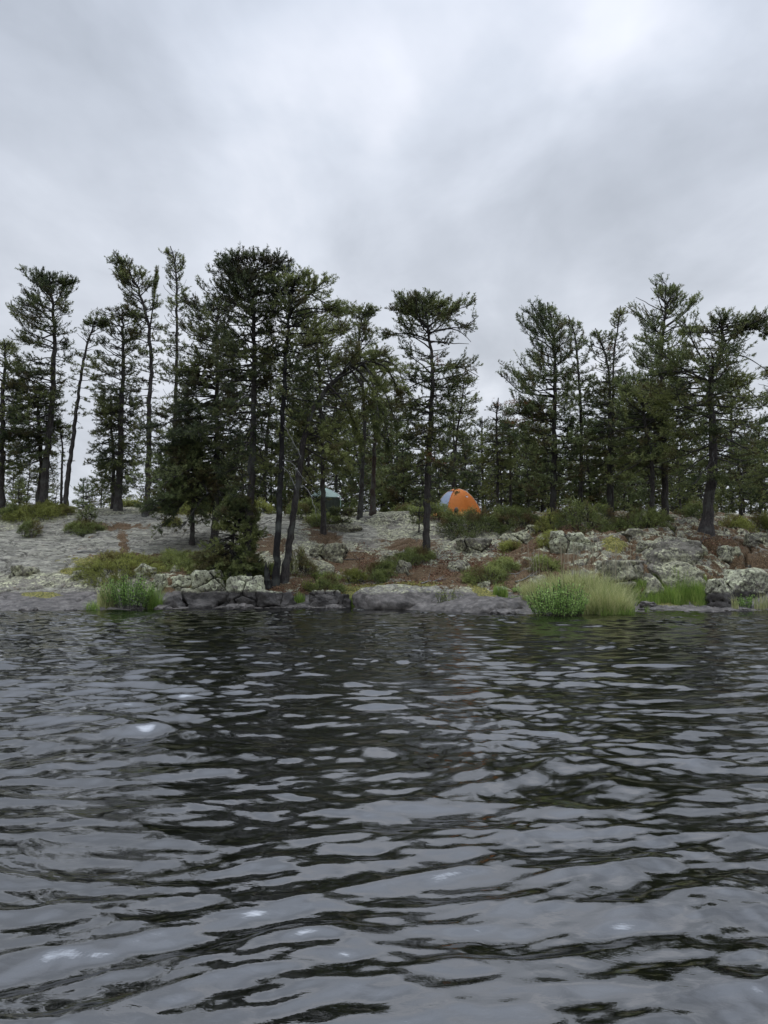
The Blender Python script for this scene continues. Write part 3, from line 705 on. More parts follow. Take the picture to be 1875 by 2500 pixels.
make_pine('pine_tree', 'second trunk pine growing close against the tall flat topped pine', [(92, 1240), (98, 1150), (100, 1060), (90, 980), (80, 930)], .11,
          [(910, 30, 110, 1), (960, 10, 120, 1), (1040, 5, 130, 1), (1110, 20, 140, .7), (1160, 50, 130, .2)], 32, 103, 1.0, needles=M_pine_dk)
make_pine('pine_tree', 'thin pine leaning right with sparse foliage between two dark pines', [(158, 1236), (163, 1160), (176, 1080), (192, 970), (202, 885), (218, 820), (238, 770)], .10,
          [(755, 205, 262, .9), (800, 200, 275, 1), (850, 185, 265, .7), (900, 178, 245, .6), (950, 172, 235, .4), (1000, 172, 215, .5), (1060, 165, 205, .15)], 31, 104, .75)
make_pine('pine_tree', 'small thin trunked pine beside the leaning pine', [(150, 1238), (151, 1150), (150, 1090), (143, 1050), (140, 1020)], .045,
          [(1015, 130, 160, .8), (1045, 120, 180, 1.2), (1080, 125, 170, .6), (1130, 140, 160, .2)], 31.5, 105, 1.3)
make_pine('pine_tree', 'broad dense dark pine with twin lower trunk left of the forked pine', [(288, 1232), (292, 1120), (296, 1000), (300, 880), (300, 800), (295, 748)], .15,
          [(738, 232, 330, .9), (780, 225, 350, 1.1), (840, 235, 355, 1.2), (900, 228, 350, 1.3), (960, 215, 350, 1.4), (1020, 210, 350, 1.5), (1080, 225, 350, 1.5), (1140, 235, 345, 1.2), (1190, 240, 340, .4)], 31, 106, 1.35, needles=M_pine_dk, droop=.45)
make_pine('pine_tree', 'slender dark pine trunk close beside the broad dense dark pine', [(276, 1232), (277, 1120), (275, 1040), (270, 960)], .08,
          [(940, 240, 300, 1), (1030, 215, 320, 1), (1120, 220, 320, 1), (1180, 235, 310, .4)], 32, 107, 1.0, needles=M_pine_dk)
make_pine('pine_tree', 'tall pine with forked open top leaning left above dark pines', [(356, 1232), (358, 1150), (363, 1000), (367, 900), (365, 805), (352, 745), (332, 695), (312, 655), (301, 625)], .12,
          [(622, 282, 318, 1), (650, 275, 322, .8), (668, 250, 345, 1.1), (700, 262, 385, 1.2), (735, 262, 395, 1), (780, 300, 400, .9), (830, 320, 410, .7), (900, 320, 400, .7), (980, 320, 405, .8), (1060, 320, 410, 1.0), (1130, 330, 400, .6)], 30.5, 108, 1.0,
          extra=[([(366, 800), (372, 760), (376, 725), (382, 680)], .3), ([(362, 790), (350, 765), (320, 775), (290, 770)], .1)])
make_pine('pine_tree', 'narrow feathery pine top rising behind the forked pine', [(418, 1238), (422, 1100), (428, 960), (432, 800), (433, 710), (428, 640), (415, 600)], .10,
          [(598, 405, 425, 1), (630, 392, 448, 1), (670, 392, 458, 1), (700, 388, 452, .8), (730, 400, 480, .8), (780, 398, 450, .6), (850, 400, 450, .5), (930, 395, 450, .6), (1010, 390, 450, .6)], 33, 109, 1.05, up=.4, droop=.15)
# --- big central group
make_pine('pine_tree', 'tallest dense dark pine at the head of the central group', [(600, 1412), (606, 1300), (614, 1160), (618, 1000), (620, 850), (622, 750), (618, 690), (603, 632)], .135,
          [(612, 545, 680, 1.3), (650, 535, 720, 1.6), (690, 510, 720, 1.7), (740, 500, 710, 1.6), (800, 500, 690, 1.4), (860, 490, 690, 1.4), (930, 480, 690, 1.4), (1000, 480, 690, 1.3), (1070, 500, 690, 1.0), (1140, 520, 690, .6), (1220, 560, 650, .15)], 23.1, 110, 1.45, needles=M_pine_dk,
          extra=[([(618, 730), (590, 690), (565, 655), (550, 625)], -.3), ([(620, 720), (640, 680), (655, 655), (663, 632)], .2)], droop=.4, dead=5)
make_pine('pine_tree', 'wide dark pine filling the left flank of the central group', [(520, 1400), (528, 1250), (530, 1100), (530, 950), (532, 840), (528, 760), (540, 720)], .12,
          [(705, 505, 570, 1), (735, 490, 590, 1), (765, 445, 590, 1), (800, 430, 600, 1.1), (860, 405, 600, 1.2), (930, 400, 600, 1.3), (1000, 385, 600, 1.5), (1070, 370, 600, 1.5), (1130, 375, 590, 1.3), (1200, 400, 580, .9)], 26.5, 111, 1.7, needles=M_pine_dk, droop=.4)
make_pine('pine_tree', 'pine with charred black trunk and white dead twigs in front of the camp', [(672, 1424), (680, 1300), (686, 1150), (691, 1000), (700, 850), (706, 750), (709, 700), (717, 678)], .10,
          [(672, 640, 745, 1), (700, 640, 780, 1.1), (735, 640, 830, 1.2), (770, 640, 850, 1.0), (810, 630, 830, .9), (850, 630, 800, .9), (900, 630, 800, .7), (960, 630, 780, .7), (1020, 640, 760, .5), (1080, 660, 720, .15)], 22.9, 112, 1.2, bark=M_bark_black,
          extra=[([(700, 735), (670, 715), (640, 700), (600, 690)], .2), ([(706, 700), (735, 690), (760, 720), (790, 745), (845, 760)], -.2), ([(712, 765), (760, 745), (800, 762), (850, 760)], .3), ([(712, 690), (740, 670), (765, 690), (800, 720)], .1)])
charred = bpy.context.scene.objects[-1]
make_pine('pine_tree', 'dark pine whose trunk curves right into a long arching crown', [(692, 1420), (704, 1340), (716, 1250), (732, 1150), (745, 1060), (765, 990), (800, 938), (850, 893), (890, 858), (925, 850), (955, 880)], .09,
          [(846, 850, 950, .2), (880, 800, 985, 1.2), (930, 780, 985, 1), (980, 740, 900, .5), (1100, 700, 820, .7), (1150, 690, 800, .4)], 23.2, 113, .6, bark=M_bark, needles=M_pine, r1=.035,
          extra=[([(800, 938), (825, 960), (860, 1010), (880, 1080)], .3), ([(850, 893), (880, 930), (905, 990), (920, 1060)], -.3), ([(890, 858), (930, 870), (960, 920), (985, 985)], .2), ([(870, 875), (905, 905), (945, 960), (965, 1030)], .1),
                 ([(770, 985), (790, 1000), (800, 1050), (810, 1110)], .4), ([(850, 893), (850, 870), (860, 845), (880, 825)], .3), ([(810, 930), (800, 900), (790, 870), (795, 845)], -.3), ([(890, 858), (915, 840), (935, 835), (950, 850)], -.2),
                 ([(740, 1090), (770, 1110), (810, 1130), (850, 1150)], .3), ([(735, 1130), (700, 1120), (670, 1130), (640, 1150)], -.3), ([(745, 1060), (780, 1060), (820, 1090), (850, 1130)], -.5), ([(860, 890), (900, 930), (935, 990), (950, 1080)], .6),
                 ([(905, 852), (945, 862), (975, 900), (990, 950)], -.5), ([(880, 868), (900, 900), (915, 950), (925, 1020)], -.7)], droop=.5)
make_pine('pine_tree', 'dense dark pine filling the middle between the charred pine and the arching crown', [(790, 1248), (788, 1130), (782, 1000), (778, 880), (770, 790), (772, 740)], .09,
          [(730, 740, 800, .8), (780, 710, 850, 1.1), (840, 700, 870, 1.2), (900, 690, 880, 1.2), (970, 680, 880, 1.2), (1040, 680, 870, 1.0), (1110, 690, 860, .7), (1150, 700, 840, .4)], 28.5, 131, 1.2, needles=M_pine_dk)
make_pine('pine_tree', 'slim pine with wispy top behind the arching pine', [(878, 1250), (886, 1140), (890, 1030), (885, 930), (876, 850), (876, 800), (895, 745)], .085,
          [(728, 890, 925, .6), (760, 850, 930, 1), (800, 838, 925, 1.1), (850, 830, 925, .9), (900, 830, 940, .6), (980, 840, 950, .5), (1080, 850, 950, .5), (1130, 850, 930, .2)], 31, 114, .9)
make_pine('pine_tree', 'straight bare trunked pine right of the arching pine', [(910, 1250), (912, 1150), (916, 1050), (918, 950), (912, 880)], .105,
          [(860, 880, 950, .8), (920, 860, 980, 1.2), (980, 870, 990, 1), (1030, 890, 950, .3)], 31.5, 115, 1.0, bark=M_rusty, dead=6)
make_pine('pine_tree', 'young spreading pine with bright tips on the left crest', [(470, 1250), (473, 1200), (478, 1150), (482, 1110), (484, 1085)], .07,
          [(1082, 440, 520, 1.2), (1110, 395, 560, 1.5), (1150, 350, 570, 1.6), (1190, 335, 570, 1.5), (1225, 345, 560, 1.0)], 26.5, 116, 2.4, needles=M_pine_fresh, droop=.3)
make_pine('pine_tree', 'low green pine with boughs sweeping down to the rock in front', [(562, 1388), (566, 1330), (572, 1290), (578, 1250), (584, 1215)], .055,
          [(1215, 560, 620, 1), (1260, 530, 630, 1.2), (1300, 505, 640, 1.5), (1340, 480, 635, 1.8), (1385, 435, 645, 2.2)], 23.3, 117, 1.0, nbr=170, shoot=1.3, needles=M_pine, droop=.5)
# --- lone middle pine
make_pine('pine_tree', 'lone crooked pine with flat open crown just left of the orange tent', [(1040, 1362), (1042, 1260), (1045, 1150), (1050, 1050), (1056, 930), (1052, 860), (1044, 800), (1040, 760), (1034, 725)], .125,
          [(708, 1005, 1062, .8), (732, 965, 1075, .9), (762, 940, 1130, 1.0), (800, 930, 1165, 1.3), (830, 935, 1150, .8), (862, 970, 1090, .25), (890, 985, 1150, .7), (930, 950, 1165, .9), (980, 945, 1110, 1.0), (1030, 950, 1100, 1.1), (1080, 955, 1100, .9), (1140, 960, 1110, .6), (1190, 970, 1110, .4), (1240, 990, 1080, .1)], 25.4, 118, 1.05,
          extra=[([(1040, 800), (1010, 770), (985, 760), (960, 745)], .2), ([(1046, 815), (1080, 800), (1120, 800), (1150, 835)], -.2), ([(1048, 830), (1000, 810), (960, 815), (935, 820)], -.3), ([(1040, 760), (1065, 770), (1110, 780), (1160, 810)], .3),
                 ([(1056, 905), (1090, 895), (1120, 890), (1170, 920)], .1), ([(1054, 1000), (1020, 985), (990, 975), (965, 985)], .2), ([(1050, 1120), (1080, 1135), (1110, 1150), (1140, 1160)], .2)], dead=8)
make_pine('pine_tree', 'short pine standing right behind the lone crooked pine', [(1106, 1250), (1108, 1160), (1114, 1080), (1122, 1010), (1130, 960), (1134, 915)], .07,
          [(905, 1120, 1148, .6), (940, 1095, 1160, 1.2), (990, 1090, 1175, 1.3), (1040, 1080, 1150, .9), (1100, 1070, 1150, .7), (1150, 1065, 1160, .8), (1190, 1070, 1150, .4)], 35.5, 119, 1.2)
# --- right group
make_pine('pine_tree', 'small round topped pine at the left end of the right group', [(1214, 1255), (1215, 1160), (1214, 1080), (1212, 1020), (1216, 972)], .06,
          [(968, 1200, 1232, 1), (1000, 1190, 1245, 1.2), (1050, 1175, 1255, 1.2), (1100, 1165, 1260, 1.2), (1150, 1160, 1265, 1.1), (1200, 1170, 1260, .6)], 31, 120, 1.3, needles=M_pine)
make_pine('pine_tree', 'slim young pine between the small round topped pine and the full green pine', [(1246, 1255), (1246, 1170), (1243, 1090), (1240, 1020)], .05,
          [(1005, 1230, 1255, .8), (1050, 1215, 1275, 1), (1110, 1205, 1285, 1), (1180, 1205, 1285, .8)], 32, 121, 1.2, needles=M_pine_fresh)
make_pine('pine_tree', 'full green pine with pointed top and a rusty bough on its left', [(1348, 1255), (1350, 1170), (1353, 1050), (1356, 920), (1354, 850), (1345, 790), (1336, 738)], .12,
          [(735, 1325, 1350, .9), (765, 1305, 1358, 1), (800, 1265, 1372, 1.1), (850, 1258, 1395, 1.2), (900, 1255, 1405, 1.3), (950, 1240, 1410, 1.3), (1000, 1232, 1420, 1.3), (1050, 1245, 1430, 1.2), (1100, 1265, 1430, 1.1), (1150, 1270, 1430, 1.1), (1200, 1280, 1420, .7)], 29, 122, 1.35, needles=M_pine_fresh, up=.35, droop=.2,
          extra=[([(1350, 1090), (1320, 1075), (1280, 1070), (1240, 1062)], .2), ([(1352, 1040), (1300, 1015), (1265, 1005), (1238, 1008)], -.3)])
make_pine('pine_tree', 'narrow pine with curled top just right of the full green pine', [(1416, 1250), (1418, 1150), (1418, 1000), (1412, 880), (1404, 810), (1388, 768)], .08,
          [(765, 1378, 1402, .8), (795, 1380, 1418, 1), (840, 1385, 1440, 1.1), (890, 1370, 1450, 1.1), (950, 1370, 1460, 1.1), (1010, 1370, 1470, 1.1), (1080, 1370, 1470, 1), (1150, 1370, 1470, .8)], 30.5, 123, 1.2, needles=M_pine_fresh, up=.35)
make_pine('pine_tree', 'bushy pine with broken looking double top in the right group', [(1486, 1258), (1487, 1150), (1488, 1000), (1486, 920), (1475, 860), (1455, 800)], .095,
          [(800, 1440, 1470, 1), (830, 1435, 1500, 1.1), (880, 1435, 1520, 1.1), (940, 1430, 1540, 1.2), (1000, 1420, 1550, 1.2), (1070, 1420, 1550, 1.2), (1140, 1420, 1550, .9), (1190, 1430, 1540, .4)], 29.5, 124, 1.2, needles=M_pine)
make_pine('pine_tree', 'thin spire topped pine with an orange dead tuft', [(1494, 1250), (1490, 1100), (1492, 930), (1498, 860), (1508, 800), (1513, 748)], .06,
          [(745, 1508, 1520, .6), (780, 1500, 1525, .9), (810, 1485, 1528, .8), (850, 1490, 1530, .4), (900, 1470, 1540, .6), (980, 1460, 1540, .8), (1080, 1450, 1540, .7)], 31, 125, 1.2, needles=M_pine, up=.4)
make_pine('pine_tree', 'tallest pointed green pine of the right group', [(1622, 1260), (1624, 1150), (1622, 1000), (1618, 880), (1622, 790), (1630, 740), (1638, 690)], .125,
          [(676, 1632, 1643, .8), (700, 1612, 1650, 1), (735, 1598, 1668, 1.2), (760, 1530, 1698, 1.2), (790, 1545, 1690, 1.2), (830, 1535, 1670, 1.3), (880, 1530, 1690, 1.3), (930, 1520, 1700, 1.4), (990, 1510, 1710, 1.4), (1050, 1500, 1720, 1.4), (1110, 1510, 1720, 1.1), (1160, 1520, 1710, .6)], 28, 126, 1.4, needles=M_pine_fresh, up=.35, droop=.2,
          extra=[([(1622, 830), (1590, 790), (1555, 765), (1525, 745)], .2), ([(1622, 800), (1660, 775), (1685, 755), (1698, 735)], .2)])
make_pine('pine_tree', 'dark bushy pine under the tallest pointed pine', [(1590, 1262), (1590, 1180), (1585, 1100), (1570, 1000), (1560, 930)], .085,
          [(920, 1530, 1600, 1), (970, 1500, 1640, 1.3), (1030, 1490, 1650, 1.3), (1090, 1490, 1660, 1.2), (1150, 1500, 1650, .7)], 27, 127, 1.2, needles=M_pine)
make_pine('pine_tree', 'thick trunked pine with crooked spreading crown at the right', [(1722, 1312), (1732, 1230), (1737, 1130), (1737, 1040), (1733, 960), (1742, 908), (1762, 870), (1768, 820), (1764, 775)], .165,
          [(740, 1755, 1800, .4), (770, 1725, 1860, .8), (805, 1670, 1885, .9), (840, 1665, 1890, .6), (880, 1640, 1800, 1.1), (915, 1560, 1830, 1.3), (960, 1540, 1870, 1.0), (1000, 1580, 1860, .8), (1050, 1610, 1860, .9), (1100, 1640, 1870, .7), (1150, 1650, 1800, .7), (1190, 1660, 1780, .3)], 24.2, 128, 1.15, flare=1.7, r1=.03,
          extra=[([(1768, 800), (1790, 775), (1825, 765), (1850, 790), (1872, 820)], .2), ([(1766, 870), (1800, 860), (1840, 880), (1872, 905)], -.2), ([(1735, 940), (1690, 915), (1640, 900), (1590, 915)], -.3), ([(1738, 930), (1790, 920), (1830, 950), (1860, 985)], .2), ([(1766, 830), (1730, 810), (1700, 800), (1665, 810)], .3),
                 ([(1764, 775), (1790, 755), (1820, 745), (1845, 755)], .1)], dead=8)
make_pine('pine_tree', 'pine mostly outside the right edge with boughs reaching in', [(1905, 1290), (1908, 1150), (1905, 1000), (1900, 900)], .12,
          [(890, 1870, 1940, .8), (950, 1845, 1960, 1.2), (1020, 1850, 1960, .8), (1100, 1830, 1960, 1), (1160, 1820, 1960, 1.1), (1220, 1840, 1950, .6)], 27, 129, 1.1)
make_pine('pine_tree', 'small spreading pine on the crest right of the thick trunked pine', [(1810, 1275), (1808, 1220), (1805, 1170), (1800, 1120)], .06,
          [(1110, 1780, 1830, 1), (1150, 1760, 1850, 1.3), (1200, 1745, 1860, 1.2), (1240, 1760, 1860, .8)], 29, 130, 1.5, needles=M_pine)
print('hero trees', len(scene.objects))

# rusty boughs and dead twigs, parts of their trees
def find(lbl): return [o for o in scene.objects if o.get('label') == lbl][0]
def tuft(root, spots, name='rusty_foliage', n=160, r=.22, lab=None):
    g = np.random.default_rng(5); o = np.array(root.location); pp, dd = [], []
    for (px, py, rx, ry) in spots:
        c = P(px, py, o[1] - .25) - o; sc = o[1] / FPX
        k = g.normal(size=(n, 3)) * np.array([rx * sc / 2, .15, ry * sc / 2]); pp.append(c + k); dd.append(nrm(k + np.array([0, 0, .1]) + .2 * g.normal(size=(n, 3))))
    pp = np.concatenate(pp); dd = np.concatenate(dd)
    v, f, t = blades(pp, dd, np.full(len(pp), .1), 5, .07, .015, g, g.random(len(pp)))
    ob = link(name, mesh_np(name, v, f, smooth=False, attrs={'tint': t}), M_rust, root)
    if lab: ob['label'] = lab
tuft(find('full green pine with pointed top and a rusty bough on its left'), [(1262, 985, 42, 9), (1300, 992, 40, 9), (1275, 1030, 40, 8)], n=130, lab='rusty bough')
tuft(find('thin spire topped pine with an orange dead tuft'), [(1488, 850, 11, 17), (1535, 945, 10, 7)], n=60, lab='orange dead tuft')
tuft(find('lone crooked pine with flat open crown just left of the orange tent'), [(1060, 1125, 25, 8), (1070, 885, 8, 12), (1045, 1110, 8, 8)], n=40)
def twigs(root, lines, m, name='dead_branch', r=.014):
    o = np.array(root.location)
    for ln in lines:
        c = trunk_curve([P(x, y, o[1] - .1 - .25 * i) - o for i, (x, y) in enumerate(ln)], 12)
        g = np.random.default_rng(int(ln[0][0])); c[1:] += .012 * g.normal(size=(11, 3))
        parts = [tubes(c[None], np.linspace(r, .004, 12)[None], 5)]
        for k in range(4):
            i = int(g.integers(3, 11)); d = nrm((c[i] - c[i - 1]) + .06 * g.normal(size=3)); e = c[i] + d[None] * np.linspace(0, .22, 4)[:, None] + np.array([0, 0, -.05]) * np.linspace(0, 1, 4)[:, None]
            parts.append(tubes(e[None], np.linspace(.006, .003, 4)[None], 4))
        v, f = join(parts); link(name, mesh_np(name, v, f), m, root)
twigs(find('pine with charred black trunk and white dead twigs in front of the camp'),
      [[(692, 1038), (705, 1052), (712, 1075), (725, 1095), (736, 1115)], [(690, 1124), (708, 1124), (722, 1140), (735, 1160), (745, 1174)], [(690, 1140), (703, 1150), (714, 1170), (723, 1195)],
       [(735, 1185), (752, 1192), (760, 1212), (766, 1232), (770, 1252)]], M_dead)

# --- background stand, six kinds copied
def copy_tree(o, loc, rz, s, label, group, cat='pine tree'):
    r = o.copy(); COL.objects.link(r); r.location = tuple(loc); r.rotation_euler = (0, 0, rz); r.scale = (s, s, s)
    r['label'] = label; r['group'] = group
    for ch in list(o.children):
        c = ch.copy(); COL.objects.link(c); c.parent = r
    return r
BG_G = {'a': ('slim dark background pines behind the left crest', 'slim dark pine in the background stand behind the left crest'),
        'b': ('slim dark background pines behind the green shelter', 'slim dark pine in the background stand around and behind the green shelter'),
        'c': ('slim dark background pines behind the orange tent', 'slim dark pine in the background stand behind the orange tent'),
        'd': ('slim dark background pines behind the right group', 'slim dark pine in the background stand behind the right hand pines')}
def zone(px): return 'a' if px < 520 else 'b' if px < 1000 else 'c' if px < 1300 else 'd'
protos = []
gB = np.random.default_rng(77)
for i, (px, d, top) in enumerate(((455, 39, 960), (820, 40, 930), (960, 43, 960), (1180, 41, 1010), (1545, 42, 1000), (755, 37, 900))):
    h = gB.uniform(-12, 12); by = 1262
    nb_ = [M_pine, M_pine_dk, M_pine, M_pine_dk, M_pine, M_pine_dk][i]; z = zone(px)
    wv = 62
    e = [(top, px - 10, px + 10, .8), (top + 40, px - wv * .7, px + wv * .7, 1.1), (top + 100, px - wv, px + wv, 1.2), (top + 160, px - wv, px + wv, 1), (top + 200, px - wv, px + wv, 1.1), (1225, px - wv * .7, px + wv * .7, .7)]
    protos.append((make_pine('pine_tree', BG_G[z][1], [(px, by), (px + h * .3, 1180), (px + h, (top + 1180) / 2), (px + h * .6, top + 5)], .075, e, d, 200 + i, .95, needles=nb_, group=BG_G[z][0], nb=5, blade=.07, width_k=1.5, shoot=.8, dead=3), d, px))
cnt = 0
for k in range(50):
    px = -60 + 2000 * (k * 37 % 50 + gB.uniform(-.4, .4)) / 50; d = gB.uniform(36, 50)
    if 690 < px < 860 and d < 41.5: d = gB.uniform(42, 50)
    if 1050 < px < 1200 and d < 38: d = 39 + gB.uniform(0, 8)
    s = gB.uniform(.75, 1.2)
    if px < 500: s *= .60          # the sky shows through low on the left
    if 150 < px < 230: continue
    if 1160 < px < 1260: s *= .8
    elif px > 500 and k % 3 == 0: s *= .62
    x = (px - 937.5) / FPX * d; z = zone(px)
    copy_tree(protos[k % 6][0], (x, d, float(ground_z(x, d)) - .05), gB.uniform(0, 6.28), s, BG_G[z][1], BG_G[z][0])
YG = {'a': ('young pines of the understorey on the left crest', 'short bushy young pine among the trunks on the left crest'),
      'b': ('young pines of the understorey around the green shelter', 'short bushy young pine among the trunks around the green shelter'),
      'c': ('young pines of the understorey behind the orange tent', 'short bushy young pine among the trunks behind the orange tent'),
      'd': ('young pines of the understorey in the right group', 'short bushy young pine among the trunks of the right group')}
yp = []
for i, (px, d, top) in enumerate(((985, 36, 1080), (1290, 35, 1040), (1660, 34, 1090))):
    z = zone(px); w_ = 48
    yp.append(make_pine('young_pine', YG[z][1], [(px, 1262), (px + 2, 1190), (px - 4, 1120), (px, top)], .04,
        [(top, px - 8, px + 8, 1), (top + 40, px - 25, px + 25, 1.2), (top + 90, px - w_, px + w_, 1.4), (top + 140, px - w_ * 1.1, px + w_ * 1.1, 1.4), (1240, px - w_, px + w_, 1.1)], d, 230 + i, 1.2,
        needles=[M_pine_fresh, M_pine_fresh, M_pine][i], group=YG[z][0], nb=5, blade=.07, width_k=1.5, shoot=.85, cat='young pine'))
for k in range(34):
    px = 520 + 1420 * (k * 19 % 34 + gB.uniform(-.4, .4)) / 34; d = gB.uniform(34.5, 43)
    if 730 < px < 850: d = gB.uniform(42, 47)
    if 1040 < px < 1200: d = gB.uniform(37, 44)
    s = gB.uniform(.6, 1.25); x = (px - 937.5) / FPX * d; z = zone(px)
    copy_tree(yp[k % 3], (x, d, float(ground_z(x, d)) - .05), gB.uniform(0, 6.28), s, YG[z][1], YG[z][0])
for k in range(7):
    px = -20 + 75 * k + gB.uniform(-20, 20); d = gB.uniform(36, 42); x = (px - 937.5) / FPX * d
    copy_tree(yp[k % 3], (x, d, float(ground_z(x, d)) - .05), gB.uniform(0, 6.28), gB.uniform(.4, .7), YG['a'][1], YG['a'][0])
print('bg trees', len(scene.objects))

# ------------------------------------------------------------------ shrubs, plants
def juniper(px, py, w, h, label, seed, m=None, name='juniper_shrub', cat='shrub', group=None, dens=1.0, d=None, blade=.05):
    g = np.random.default_rng(seed)
    p = on_ground(px, py) if d is None else gpt(px, d)
    sc = p[1] / FPX; W, H = w * sc / 2, h * sc; Dp = min(W * .7, 1.1)
    n = int((W * Dp * 3.3) * 75 * dens) + 40
    a = g.uniform(0, 2 * math.pi, n); rr = np.sqrt(g.uniform(0, 1, n)); ex, ey_ = rr * np.cos(a) * W * .92, rr * np.sin(a) * Dp
    lump = .55 + .45 * (fbm(ex * 2.2 + seed, ey_ * 2.2, oct=3, seed=seed) * .8 + .35)
    top = H * np.sqrt(np.maximum(1 - rr ** 2.2, .03)) * np.clip(lump, .25, 1.15)
    gz = ground_z(p[0] + ex, p[1] + ey_) - p[2]
    # each spray starts near the ground towards the middle and arches out
    s0 = np.stack([ex * .72, ey_ * .72, gz + top * .15], 1); s1 = np.stack([ex, ey_, gz + top], 1)
    t = np.linspace(0, 1, 5)[None, :, None]; c = s0[:, None] * (1 - t) + s1[:, None] * t + np.array([0, 0, 1.]) * (np.sin(t * math.pi) * .12 * H) + .02 * g.normal(size=(n, 5, 3))
    o = empty(name, p, label, cat, group)
    v, q = tubes(c, np.full((n, 5), .005), 3); link('stems', mesh_np('stems', v, q), M_bark, o)
    K = 11; si = np.repeat(np.arange(n), K); u = .25 + .75 * g.uniform(0, 1, len(si)) ** .7
    fi = u * 4; i0 = np.minimum(fi.astype(int), 3); al = (fi - i0)[:, None]
    pp = c[si, i0] * (1 - al) + c[si, i0 + 1] * al; out = nrm(c[si, i0 + 1] - c[si, i0])
    pp += .045 * g.normal(size=pp.shape)
    dd = nrm(out + .6 * g.normal(size=out.shape) + np.array([0, 0, .35]))
    tint = np.clip(.25 + .35 * g.random(len(si)) + .35 * u * (pp[:, 2] / max(H, .1)).clip(0, 1), 0, 1)
    v, f, tt = blades(pp, dd, g.uniform(.06, .13, len(si)), 6, blade, .013, g, tint, spread=.8)
    link('foliage', mesh_np('foliage', v, f, smooth=False, attrs={'tint': tt}), m or M_jun, o)
    return o
JU = [
 (95, 1262, 190, 34, 'bright green flat juniper along the left crest', M_jun_y),
 (10, 1268, 80, 40, 'grey green juniper at the left edge of the crest', M_jun),
 (208, 1296, 110, 22, 'thin dark juniper around the foot of the pine sapling', M_jun),
 (74, 1312, 66, 44, 'small tufted juniper alone on the left rock sheet', M_jun),
 (290, 1398, 240, 40, 'wide yellow green juniper mat at the base of the left rock sheet', M_jun_y),
 (440, 1385, 170, 30, 'low juniper mat joining the sweeping dark pine boughs', M_jun),
 (420, 1282, 50, 16, 'tiny green shrub in a crack of the left rock sheet', M_jun_y),
 (310, 1235, 90, 26, 'light green shrub behind the left crest', M_jun_y),
 (470, 1250, 170, 34, 'sunny yellow green shrub patch under the young spreading pine', M_jun_y),
 (640, 1254, 70, 34, 'yellow green shrub left of the charred trunk on the crest', M_jun_y),
 (745, 1264, 110, 50, 'shrub between the charred trunk and the green shelter', M_jun),
 (790, 1280, 110, 30, 'grey green low shrub on the slope in front of the green shelter', M_jun),
 (735, 1400, 90, 56, 'dark green shrub right of the grey curved trunk', M_jun),
 (640, 1405, 80, 44, 'low green shrub behind the charred trunk foot', M_jun),
 (1000, 1262, 110, 34, 'reddish tinged shrub on the crest left of the tent', M_jun),
 (1060, 1270, 100, 84, 'blue green leafy shrub covering the left foot of the tent', M_jun),
 (1150, 1298, 190, 64, 'large dark juniper in front of the orange tent', M_jun),
 (1255, 1285, 170, 58, 'rounded juniper with rusty patch right of the tent', M_jun),
 (1345, 1290, 90, 40, 'light yellow green juniper in the middle of the crest row', M_jun_y),
 (1430, 1285, 190, 66, 'big dark juniper at the foot of the right group', M_jun),
 (1570, 1285, 170, 46, 'low dark juniper in front of the tallest pointed pine', M_jun),
 (1700, 1262, 110, 40, 'juniper behind the thick right trunk', M_jun),
 (1345, 1330, 80, 26, 'small juniper spilling over the craggy outcrop', M_jun_y),
 (1000, 1375, 140, 36, 'green juniper sloping down to the lone middle pine', M_jun),
 (930, 1400, 80, 40, 'juniper beside the small pale stone on the middle slope', M_jun),
 (865, 1420, 70, 34, 'small fresh green juniper at the foot of the path', M_jun_y),
 (935, 1416, 70, 20, 'low rusty edged juniper left of the round boulder', M_jun),
 (1185, 1420, 130, 34, 'spreading juniper on the slope left of the tall grass', M_jun),
 (1230, 1385, 80, 26, 'little juniper above the spreading juniper', M_jun),
 (1330, 1390, 90, 40, 'dusky shrub behind the tall seed stalks', M_jun),
 (800, 1440, 90, 30, 'small leafy plant on top of the grassy capped boulder', M_jun),
 (1800, 1285, 100, 36, 'pale green shrub on the crest near the right edge', M_jun_y),
 (1870, 1290, 80, 40, 'pale shrub at the right edge of the crest', M_jun_y),
 (1245, 1345, 60, 26, 'small bright fern like shrub on the brown slope', M_jun_y),
]
for i, (px, py, w, h, lb, mm) in enumerate(JU):
    juniper(px, py, w, h, lb, 400 + i, mm)

